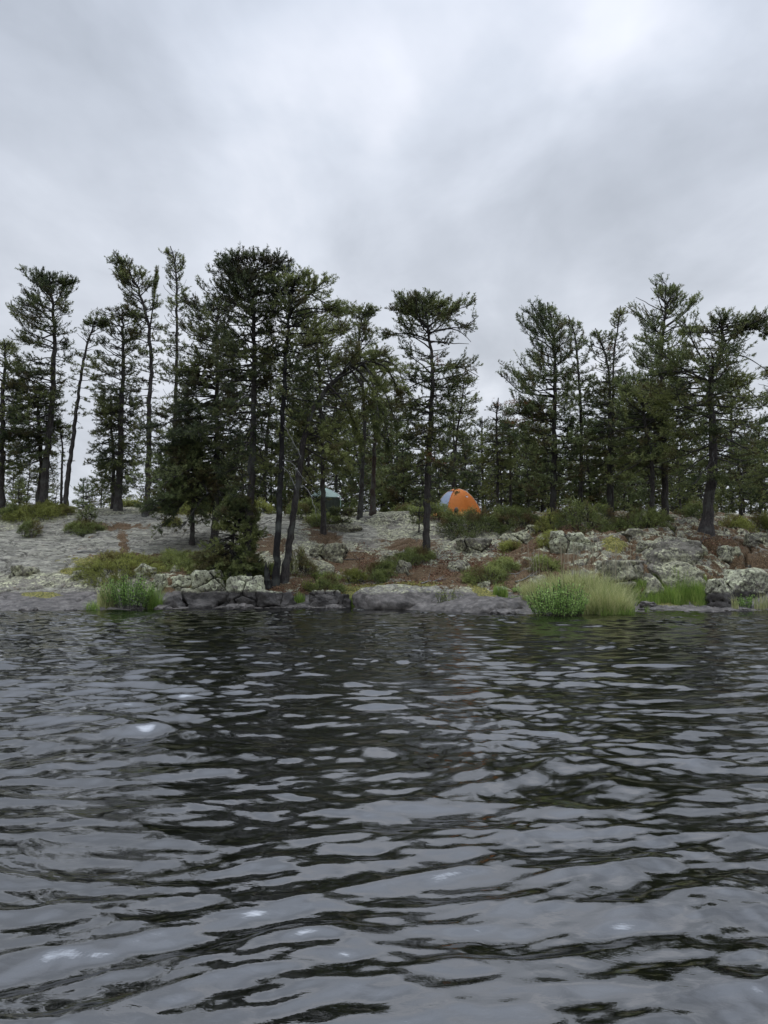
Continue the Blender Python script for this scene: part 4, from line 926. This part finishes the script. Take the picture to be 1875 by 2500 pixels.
def leafy(px, py, w, h, label, seed, m, leafsize=.045, dens=1.0, depthk=.6, name='leafy_bush', cat='bush'):
    g = np.random.default_rng(seed); p = on_ground(px, py); p[2] = max(p[2], 0.0)
    sc = p[1] / FPX; W, H = w * sc / 2, h * sc; Dp = W * depthk
    n = int(W * H * 220 * dens) + 20
    a = g.uniform(0, 2 * math.pi, n); r = np.sqrt(g.uniform(0, 1, n))
    b0 = np.stack([np.cos(a) * r * W * .7, np.sin(a) * r * Dp * .7, np.zeros(n)], 1)
    hh = H * (1 - .35 * r ** 2) * g.uniform(.55, 1.08, n)
    b1 = np.stack([np.cos(a) * r * W, np.sin(a) * r * Dp, hh], 1)
    b0[:, 2] = np.maximum(ground_z(p[0] + b0[:, 0], p[1] + b0[:, 1]), -.05) - p[2]
    t = np.linspace(0, 1, 5)[None, :, None]; c = b0[:, None] * (1 - t) + b1[:, None] * t + .015 * g.normal(size=(n, 5, 3)) * t
    o = empty(name, p, label, cat)
    v, q = tubes(c, np.full((n, 5), .004), 3); link('stems', mesh_np('stems', v, q), M_bark, o)
    K = 22; si = np.repeat(np.arange(n), K); u = .2 + .8 * g.uniform(0, 1, len(si))
    fi = u * 4; i0 = np.minimum(fi.astype(int), 3); al = (fi - i0)[:, None]
    pp = c[si, i0] * (1 - al) + c[si, i0 + 1] * al + .02 * g.normal(size=(len(si), 3))
    d = nrm(g.normal(size=pp.shape) + np.array([0, 0, .7])); L = leafsize * g.uniform(.6, 1.3, (len(si), 1)); w_ = nrm(np.cross(d, g.normal(size=d.shape))) * L * .30
    v = np.stack([pp, pp + d * L * .5 + w_, pp + d * L, pp + d * L * .5 - w_], 1).reshape(-1, 3); f = np.arange(len(v)).reshape(-1, 4)
    tint = np.repeat(np.clip(.2 + .5 * g.random(len(si)) + .3 * (u - .5), 0, 1), 4)
    link('leaves', mesh_np('leaves', v, f, smooth=False, attrs={'tint': tint}), m, o)
    return o
leafy(312, 1484, 140, 82, 'rounded fresh green leafy bush at the waterline on the left', 501, M_leaf, dens=1.1)
leafy(1362, 1503, 160, 84, 'dense bright green leafy bush in front of the tall pale grass', 502, M_leaf, dens=1.3)
leafy(1095, 1482, 70, 50, 'almost leafless little bush on the smooth whaleback rock', 503, M_jun, dens=.35, leafsize=.03)
leafy(755, 1442, 40, 30, 'small green plant beside the grassy capped boulder', 504, M_jun_y, dens=.8, leafsize=.035)
leafy(1270, 1448, 40, 16, 'tiny leafy plant on the thin rock shelf', 505, M_leaf, dens=.8, leafsize=.03)
leafy(1822, 1484, 50, 34, 'small yellow green plant at the foot of the right edge boulder', 506, M_leaf, dens=.6, leafsize=.035)

def fallen(px, py, ln, ang, label, seed, m, r=.022):
    g = np.random.default_rng(seed); p = on_ground(px, py); t = np.linspace(0, 1, 12); L = ln * p[1] / FPX
    x = (t - .5) * L * math.cos(R(ang)); y = (t - .5) * L * math.sin(R(ang)) + .04 * L * np.sin(t * 5 + seed)
    z = ground_z(p[0] + x, p[1] + y) - p[2] + r * 1.3; z = np.maximum(z, np.convolve(np.pad(z, 2, mode='edge'), np.ones(5) / 5, 'valid'))
    c = np.stack([x, y, z], 1); parts = [tubes(c[None], np.linspace(r, r * .35, 12)[None], 6)]
    o = empty('fallen_branch', p, label, 'branch'); v, f = join(parts); link('stick', mesh_np('stick', v, f), m, o)
    for k in range(4):
        i = int(g.integers(3, 11)); d = nrm((c[i] - c[i - 1]) * 8 + g.normal(size=3) * np.array([.4, .4, .3]) + np.array([0, 0, .25])); e = c[i] + d * np.linspace(0, .35, 5)[:, None]
        v, f = tubes(e[None], np.linspace(r * .5, .003, 5)[None], 5); link('side_twig', mesh_np('side_twig', v, f), m, o)
for a_ in ((1285, 1415, 60, 20, 'pale fallen stick on dark ground left of the tall grass', 1, M_dead), (1225, 1408, 90, -15, 'long grey fallen branch below the little juniper', 2, M_dead),
           (850, 1368, 80, 12, 'thin fallen branch lying across the needle covered path', 3, M_bark_grey), (1700, 1340, 90, 8, 'fallen branch on brown needles beside the thick right trunk', 4, M_bark_grey),
           (600, 1440, 110, -10, 'dark fallen branch behind the left shore blocks', 5, M_bark_black), (1060, 1420, 70, 25, 'small grey fallen branch below the lone middle pine', 6, M_dead), (230, 1350, 80, 15, 'bleached stick lying on the left rock sheet', 7, M_dead)):
    fallen(*a_)
gS = np.random.default_rng(3)
for k in range(22):
    px = gS.uniform(20, 1860)
    if 200 < px < 400 or 1270 < px < 1560: continue
    ds = np.arange(17.5, 23, .04); xx = (px - 937.5) / FPX * ds; zz_ = ground_z(xx, ds); dsh = ds[np.argmax(zz_ > -.03)]
    w_ = gS.uniform(.10, .30); v0, f0 = ICO5; v0 = v0 * np.array([w_, w_ * .7, w_ * .42]); s_ = 2.2 / w_
    v0 = v0 * (1 + .22 * fbm(v0[:, 0] * s_ + k, v0[:, 1] * s_, v0[:, 2] * s_, oct=3, seed=k))[:, None]
    o = link('shore_stone', mesh_np('shore_stone', v0, f0), M_rock_bare); o.location = ((px - 937.5) / FPX * dsh, dsh, .01)
    tag(o, 'small dark wet stone half sunk at the waterline of the rocky shore', 'stone', 'small wet stones along the waterline')
def grass_blades(base, h, g, w=.006, bend=.35, nseg=4):
    n = len(base); a = g.uniform(0, 2 * math.pi, n); dirh = np.stack([np.cos(a), np.sin(a), np.zeros(n)], 1)
    t = np.linspace(0, 1, nseg + 1)[None, :, None]
    b = (h * bend * g.uniform(.2, 1.4, n))[:, None, None]
    c = base[:, None] + np.array([0, 0, 1.]) * t * h[:, None, None] * (1 - .25 * t * (b / np.maximum(h[:, None, None], .01))) + dirh[:, None] * b * t ** 2
    side = np.stack([-dirh[:, 1], dirh[:, 0], np.zeros(n)], 1); side = nrm(side + .6 * g.normal(size=side.shape) * np.array([1, 1, 0]))
    ww = w * (1 - t * .85)
    v = np.concatenate([c - side[:, None] * ww, c + side[:, None] * ww], 1)
    k = nseg + 1; i = np.arange(n)[:, None] * 2 * k + np.arange(nseg)[None]
    f = np.stack([i, i + k, i + k + 1, i + 1], -1).reshape(-1, 4)
    return v.reshape(-1, 3), f
def tussock(px, py, w, h, label, seed, m, n=500, dk=.6, stalks=0, stalk_h=1.0, name='grass_tussock', w_=.006, cat='grass clump', lean=.35, group=None):
    g = np.random.default_rng(seed); p = on_ground(px, py); sc = p[1] / FPX; W, H = w * sc / 2, h * sc
    a = g.uniform(0, 2 * math.pi, n); r = np.sqrt(g.uniform(0, 1, n)); b = np.stack([np.cos(a) * r * W, np.sin(a) * r * W * dk, np.zeros(n)], 1)
    z = np.maximum(ground_z(p[0] + b[:, 0], p[1] + b[:, 1]), -.03); p[2] = max(p[2], 0); b[:, 2] = z - p[2] - .01
    o = empty(name, p, label, cat, group); hh = H * g.uniform(.5, 1.1, n) * (1 - .42 * r ** 2)
    v, f = grass_blades(b, hh, g, w_, lean)
    link('blades', mesh_np('blades', v, f, smooth=False, attrs={'tint': np.repeat(g.random(n), 10)}), m, o)
    if stalks:
        k = stalks; a = g.uniform(0, 6.28, k); r = np.sqrt(g.uniform(0, 1, k)); b = np.stack([np.cos(a) * r * W * .95, np.sin(a) * r * W * dk, np.zeros(k)], 1)
        b[:, 2] = np.maximum(ground_z(p[0] + b[:, 0], p[1] + b[:, 1]), 0) - p[2]; hs = stalk_h * g.uniform(.7, 1.08, k)
        t = np.linspace(0, 1, 7)[None, :, None]; ln = g.normal(size=(k, 1, 3)) * np.array([.06, .06, 0])
        c = b[:, None] + np.array([0, 0, 1.]) * t * hs[:, None, None] + ln * t ** 2
        rad = np.full((k, 7), .0025); rad[:, 5:] = .007; rad[:, 6] = .003
        v, q = tubes(c, rad, 4); link('seed_stalks', mesh_np('seed_stalks', v, q, attrs={'tint': np.repeat(g.random(k), 28)}), M_straw, o)
    return o
tussock(1412, 1482, 270, 104, 'large clump of tall pale grass with seed stalks behind the bright bush', 601, M_grass_y, n=5600, lean=.55, stalks=42, stalk_h=1.7, w_=.008)
tussock(1480, 1498, 120, 84, 'pale grass clump hanging over the water right of the bright bush', 602, M_grass_y, n=2200, w_=.007, lean=.6)
tussock(1492, 1500, 110, 44, 'short green grass fringe at the water under the pale grass', 613, M_grass_g, n=700, lean=.7)
tussock(1290, 1478, 24, 84, 'tall yellow reed grass at the left end of the large pale clump', 614, M_grass_y, n=260, lean=.5)
tussock(225, 1488, 40, 30, 'short sparse grass on the bare slab left of the left shore bush', 615, M_grass_g, n=130, lean=.7)
tussock(262, 1484, 50, 70, 'yellowish reed grass at the left side of the left shore bush', 603, M_grass_y, n=420)
tussock(372, 1485, 50, 74, 'green reed grass at the right side of the left shore bush', 604, M_grass_g, n=420, lean=.5)
tussock(730, 1470, 30, 30, 'small yellow green grass tuft between two shore blocks', 605, M_grass_g, n=260)
tussock(868, 1480, 44, 34, 'yellow moss like grass tuft beside the dark wedge rock', 606, M_grass_g, n=420)
tussock(1222, 1462, 36, 40, 'bright green grass tuft on the pinkish slab', 607, M_grass_g, n=420)
tussock(1250, 1466, 90, 14, 'thin strip of short grass behind the pinkish slab', 608, M_grass_g, n=500)
tussock(1795, 1488, 18, 46, 'few pale grass blades at the dark right shore', 609, M_grass_y, n=50)
tussock(1862, 1488, 44, 50, 'pale grass tuft below the boulder at the right edge', 610, M_grass_y, n=130)
tussock(1580, 1494, 14, 24, 'tiny sprig of grass standing in the water right of the tall clump', 611, M_grass_g, n=30)
tussock(805, 1412, 80, 20, 'thin grass growing on the grassy capped boulder', 612, M_grass_g, n=260)
def grass_strip():
    g = np.random.default_rng(620); pxs = g.uniform(1545, 1745, 5200); q = []
    for i in range(52):
        px = 1548 + i * 3.9; p = on_ground(px, 1470 - 4 * math.sin(i * .4)); q.append(p)
    q = np.array(q); idx = g.integers(0, 52, 5200); b = q[idx] + np.stack([g.normal(0, .06, 5200), g.uniform(-.12, .42, 5200), np.zeros(5200)], 1)
    b[:, 2] = np.maximum(ground_z(b[:, 0], b[:, 1]), 0) - .02
    hh = .30 + .22 * fbm(b[:, 0] * 2, b[:, 1] * 0, oct=2, seed=5) ; hh = np.clip(hh * g.uniform(.5, 1.1, 5200) * (.6 + .5 * sstep(1545, 1660, 937.5 + FPX * b[:, 0] / b[:, 1])), .08, .7)
    v, f = grass_blades(b, hh, g, .006, .3)
    tag(link('grass', mesh_np('grass', v, f, smooth=False, attrs={'tint': np.repeat(g.random(5200), 10)}), M_grass_g), 'bright green grass strip along the foot of the right outcrop', 'grass', kind='stuff')
grass_strip()
def ground_litter():
    """curled dry leaves, bracken and twigs lying on the slope: nobody could count them"""
    g = np.random.default_rng(630); pts = []
    for (cx, cy, rx, ry, n) in ((1130, 1385, 130, 40, 3600), (1230, 1345, 70, 25, 1200), (1340, 1300, 160, 9, 900), (930, 1415, 60, 14, 700), (860, 1380, 100, 40, 1200), (700, 1445, 110, 16, 1200), (1760, 1335, 100, 22, 900), (1000, 1425, 120, 12, 800), (560, 1430, 90, 16, 500)):
        for i in range(n // 60):
            px = cx + rx * g.normal() * .55; py = cy + ry * g.normal() * .55
            p = on_ground(px, min(py, 1470)); k = 60
            pts.append(p[None] + np.stack([g.normal(0, .12, k), g.normal(0, .16, k), np.zeros(k)], 1))
    p = np.concatenate(pts); p[:, 2] = ground_z(p[:, 0], p[:, 1]) + g.uniform(0, .04, len(p)); k = len(p)
    d = nrm(g.normal(size=(k, 3)) * np.array([1, 1, .6])); L = g.uniform(.02, .065, (k, 1)); w = nrm(np.cross(d, g.normal(size=(k, 3)))) * L * .35
    v = np.stack([p, p + d * L * .5 + w, p + d * L, p + d * L * .5 - w], 1).reshape(-1, 3)
    tag(link('leaf_litter', mesh_np('leaf_litter', v, np.arange(len(v)).reshape(-1, 4), smooth=False, attrs={'tint': np.repeat(g.random(k) ** 1.3, 4)}), M_litter), 'dry reddish brown leaves and bracken scattered over the slope', 'leaf litter', kind='stuff')
ground_litter()
# saplings
make_pine('pine_sapling', 'young pine sapling standing alone on the left rock crest', [(208, 1290), (209, 1260), (211, 1230), (210, 1195)], .02,
          [(1195, 203, 217, .8), (1215, 190, 230, 1.2), (1235, 180, 240, 1.2), (1262, 190, 235, .6)], float(on_ground(208, 1290)[1]), 701, 3.0, needles=M_pine_fresh, cat='sapling', r1=.008)
make_pine('pine_sapling', 'tiny bare stemmed sapling on the rock sheet below the young spreading pine', [(422, 1276), (421, 1262), (420, 1250), (421, 1238)], .012,
          [(1236, 412, 428, .8), (1250, 405, 435, 1.2)], float(on_ground(422, 1276)[1]), 702, 5.0, needles=M_pine, cat='sapling', r1=.006)
make_pine('pine_sapling', 'small dark twiggy sapling on the slope in front of the green shelter', [(833, 1292), (833, 1275), (832, 1262), (836, 1246)], .015,
          [(1244, 815, 855, .8), (1258, 800, 875, 1.2), (1272, 815, 860, .8)], float(on_ground(833, 1292)[1]), 703, 4.0, needles=M_pine_dk, cat='sapling', r1=.008)
make_pine('pine_sapling', 'spindly sapling close to the left side of the lone middle pine', [(1022, 1300), (1024, 1275), (1022, 1250), (1030, 1225)], .018,
          [(1225, 1018, 1040, .8), (1245, 1008, 1042, .8), (1275, 1008, 1036, .6)], float(on_ground(1022, 1300)[1]), 704, 3.0, needles=M_pine, cat='sapling', r1=.008)
def stump():
    p = on_ground(652, 1432); o = empty('burnt_stump', p, 'small jagged burnt stump at the foot of the charred pine', 'stump'); g = np.random.default_rng(9)
    n = 20; a = np.arange(n) / n * 2 * math.pi; zs = [-.1, .0, .1, .25, .4]; rs = [.17, .13, .10, .085, .08]; v = []
    for j, (z, r) in enumerate(zip(zs, rs)):
        rr = r * (1 + .12 * g.normal(size=n)); jag = (g.uniform(-.15, .35, n) if j == 4 else 0)
        v.append(np.stack([rr * np.cos(a), rr * np.sin(a), np.full(n, z) + jag], 1))
    v = np.concatenate(v); f = []
    for j in range(4):
        for i in range(n): f.append((j * n + i, j * n + (i + 1) % n, (j + 1) * n + (i + 1) % n, (j + 1) * n + i))
    link('stump_wood', mesh_np('stump_wood', v, np.array(f)), M_bark_black, o)
    t = np.linspace(0, 1, 8)[None, :, None]; k = 14; aa = g.uniform(0, 6.28, (k, 1)); d = np.stack([np.cos(aa), np.sin(aa), np.zeros((k, 1))], -1)
    c = np.array([0, 0, .12]) * (1 - t) + d * t * g.uniform(.25, .7, (k, 1, 1)) + .03 * g.normal(size=(k, 8, 3)) * t + np.array([0, 0, .10]) * np.sin(t * 3.1)
    vv, q = tubes(c, (.02 - .016 * t[..., 0]) * np.ones((k, 1)), 5); link('roots', mesh_np('roots', vv, q), M_bark_black, o)
stump()

# ------------------------------------------------------------------ tent and shelter
def cloth(name, col, var=.08, rough=.6, trans=.0, metallic=0):
    m, nt, b = mat(name); p = pos(nt); n = noise(nt, p, 9, 4, .6)
    c = ramp(nt, n, [(.3, tuple(x * (1 - var) for x in col)), (.7, tuple(min(x * (1 + var), 1) for x in col))])
    nt.links.new(c, b.inputs['Base Color']); b.inputs['Roughness'].default_value = rough
    bump(nt, b, noise(nt, p, 3.5, 3, .5), .35, .05)
    if trans:
        tr = nd(nt, 'ShaderNodeBsdfTranslucent'); nt.links.new(c, tr.inputs['Color']); mx = nd(nt, 'ShaderNodeMixShader'); mx.inputs[0].default_value = trans
        nt.links.new(b.outputs[0], mx.inputs[1]); nt.links.new(tr.outputs[0], mx.inputs[2]); nt.links.new(mx.outputs[0], nt.nodes['Material Output'].inputs[0])
    return m
M_orange = cloth('orange_nylon', (1.0, .33, .065), trans=.45); M_blue = cloth('blue_grey_nylon', (.36, .44, .58), trans=.2)
M_pale = cloth('pale_piping', (.80, .62, .48)); M_skirt = cloth('yellow_skirt', (.85, .42, .12)); M_pole = cloth('pole_metal', (.35, .33, .32), rough=.4)
M_green = cloth('pale_green_canopy', (.72, .90, .82), trans=.45); M_green_rim = cloth('white_green_rim', (.80, .88, .84)); M_mesh = cloth('dark_green_mesh', (.05, .062, .05))
def tent():
    d = 32.2; sc = d / FPX; base = gpt(1122, d)
    zt = P(1117, 1194, d)[2]; zb = P(1117, 1257, d)[2]
    o = empty('dome_tent', (base[0], d, zb), 'orange dome tent with blue grey door panel among junipers', 'tent')
    H = zt - zb; W = 62 * sc; cx0 = 0
    # seams: four poles meet at the apex; outline swells like a dome, right side longer
    ax0 = P(1117, 1250, d)[0] - base[0]
    def prof(a, t):      # a: azimuth, t: 0 foot .. 1 apex
        ex = W
        ax = P(1117, 1250, d)[0] - base[0]
        r = ex * (1 - t ** 1.6)
        z = H * (1 - (r / ex) ** 2 * (.75 + .25 * (r / ex)))
        return np.array([ax + r * math.cos(a), r * .85 * math.sin(a), z])
    seams = [R(a) for a in (-12, -128, -200, -270, -340)]
    seams = [R(4), R(-119), R(-180), R(-248), R(-356)]
    def panel(a0, a1, name, m, bulge=-.03):
        na, nt_ = 26, 26; v = []
        for j in range(nt_ + 1):
            t = j / nt_
            for i in range(na + 1):
                u = i / na; a = a0 + (a1 - a0) * u; q = prof(a, t)
                q0 = prof(a0, t); q1 = prof(a1, t); flat = q0 * (1 - u) + q1 * u
                q = q * .55 + flat * .45; v.append(q)
        v = np.array(v); return link(name, mesh_np(name, v, grid_faces(nt_ + 1, na + 1)), m, o)
    p1 = panel(seams[0], seams[1], 'orange_panel', M_orange); p1['label'] = 'big orange front panel'
    panel(seams[1], seams[2], 'door_panel', M_blue)['label'] = 'blue grey door panel'
    panel(seams[2], seams[3], 'door_panel', M_blue)
    panel(seams[3], seams[4], 'orange_panel', M_orange)
    for a in seams[:4]:
        c = np.array([prof(a, t) for t in np.linspace(0, 1, 30)]); c[:, 2] += .008; c[:, :2] *= 1.008
        v, q = tubes(c[None], np.full((1, 30), .016), 6)
        link('pole_sleeve', mesh_np('pole_sleeve', v, q), M_pale if a != seams[1] else M_orange, o)
    v = []      # orange brow over the door
    for j in range(9):
        t = .80 + .20 * j / 8 if j else .78
        for i in range(31):
            a = seams[1] + (seams[2] - seams[1]) * i / 30; q = prof(a, min(t, 1.)); f = 1.035 if j else 1.06
            q[0] = ax0 + (q[0] - ax0) * f; q[1] *= f; q[2] += .012; v.append(q)
    link('door_awning', mesh_np('door_awning', np.array(v), grid_faces(9, 31)), M_orange, o)
    v = []; a_ = np.linspace(0, 2 * math.pi, 60)
    for a in a_: q = prof(a, 0.02); v.append([q[0] * 1.012, q[1] * 1.012, .08])
    for a in a_: q = prof(a, 0.0); v.append([q[0] * 1.04, q[1] * 1.04, -.06])
    link('skirt', mesh_np('skirt', np.array(v), grid_faces(2, 60)), M_skirt, o)
    # round vent flap: small grey mark on the front panel
    c = (prof(R(-60), .55) + 0) * np.array([1, 1.0, 1]); a = np.linspace(0, 2 * math.pi, 17)[:-1]
    uu = nrm(prof(R(-50), .55) - prof(R(-70), .55)); ww = nrm(prof(R(-60), .62) - prof(R(-60), .5)); nn_ = nrm(np.cross(uu, ww)); nn_ = nn_ if nn_[1] < 0 else -nn_
    v = np.array([c + nn_ * .03 + (uu * math.cos(t) * .07 + ww * math.sin(t) * .05) for t in a])
    v = np.concatenate([v, v - nn_ * .012]); f = [np.arange(16)[None]] ; q = np.array([(i, (i + 1) % 16, 16 + (i + 1) % 16, 16 + i) for i in range(16)])
    link('logo_patch', mesh_np('logo_patch', v, [f[0], q]), cloth('grey_patch', (.55, .42, .36)), o)
tent()
def shelter():
    d = 38.5; sc = d / FPX; xc = P(778, 1214, d)[0]; zE = P(793, 1214, d)[2]; zA = P(782, 1195, d)[2]; zg = float(ground_z(xc, d))
    o = empty('camp_shelter', (xc, d, zg), 'pale green roofed camp shelter with dark mesh walls behind the pines', 'shelter')
    E, A = zE - zg, zA - zg + .08; w = 1.05
    x1 = P(793, 1214, d)[0] - xc
    cor = np.array([[x1, -w, E - .02], [x1 + .78, -.05, E + .06], [x1 - .15, w, E], [x1 - .78, .0, E + .05]]) ; ap = np.array([x1 - .12, 0, A + .03])
    v = [ap]; n = 14
    # gently sagging roof: four webs
    verts, faces = [], []
    for k in range(4):
        a, b = cor[k], cor[(k + 1) % 4]; b0 = len(verts)
        for j in range(n + 1):
            t = j / n
            for i in range(n + 1):
                u = i / n; e = a * (1 - u) + b * u; e[2] += -.05 * math.sin(math.pi * u) * .6 + .0
                q = ap * (1 - t) + e * t; q[2] += .05 * math.sin(math.pi * t); verts.append(q)
        faces.append(grid_faces(n + 1, n + 1) + b0)
    link('canopy', mesh_np('canopy', np.array(verts), faces), M_green, o)
    vs = []
    for k in range(4):
        t = np.linspace(0, 1, 10)[:, None]; c = ap * (1 - t) + cor[k] * t; c[:, 2] += .05 * np.sin(math.pi * t[:, 0]) + .012
        vv, q = tubes(c[None], np.full((1, 10), .018), 6); link('roof_seam', mesh_np('roof_seam', vv, q), M_green_rim, o)
    for k in range(4):
        a, b = cor[k] * np.array([.985, .985, 1]), cor[(k + 1) % 4] * np.array([.985, .985, 1]); rows = 12; v = []
        for j in range(rows + 1):
            for i in range(25):
                u = i / 24; q = a * (1 - u) + b * u; f = math.sin(u * 31 + k) * .015; q = q.copy(); q[:2] *= 1 - .02 + f * .5; q[2] = (q[2] - .06) * (1 - j / rows) + (-.05) * (j / rows); v.append(q)
        link('mesh_wall', mesh_np('mesh_wall', np.array(v), grid_faces(rows + 1, 25)), M_mesh, o)
        c = np.stack([np.linspace(cor[k][0], cor[k][0], 6), np.linspace(cor[k][1], cor[k][1], 6), np.linspace(-.1, cor[k][2], 6)], 1) * np.array([1.01, 1.01, 1])
        vv, q = tubes(c[None], np.full((1, 6), .02), 6); link('leg', mesh_np('leg', vv, q), M_green, o)
shelter()
def camp_ball():
    p = P(1114, 1246, 31.2); o = empty('camp_lantern_bag', (p[0], p[1], p[2] - .12), 'small dark rounded bag beside the tent foot', 'bag')
    v, f = ICO5; q = v * np.array([.09, .08, .11]) * (1 + .06 * vn(v[:, 0] * 3, v[:, 1] * 3, v[:, 2] * 3, seed=3))[:, None]; q[:, 2] += .11
    link('bag_body', mesh_np('bag_body', q, f), cloth('dark_brown_cloth', (.035, .022, .02)), o)
    t = np.linspace(0, math.pi, 12); c = np.stack([.05 * np.cos(t), 0 * t, .20 + .05 * np.sin(t)], 1); vv, k = tubes(c[None], np.full((1, 12), .007), 5); link('handle', mesh_np('handle', vv, k), M_pole, o)
camp_ball()
print('total objects', 'tris', sum(len(o.data.polygons) for o in bpy.data.objects if o.type == 'MESH'), len(scene.objects), 'faces', sum(len(m.polygons) for m in bpy.data.meshes))
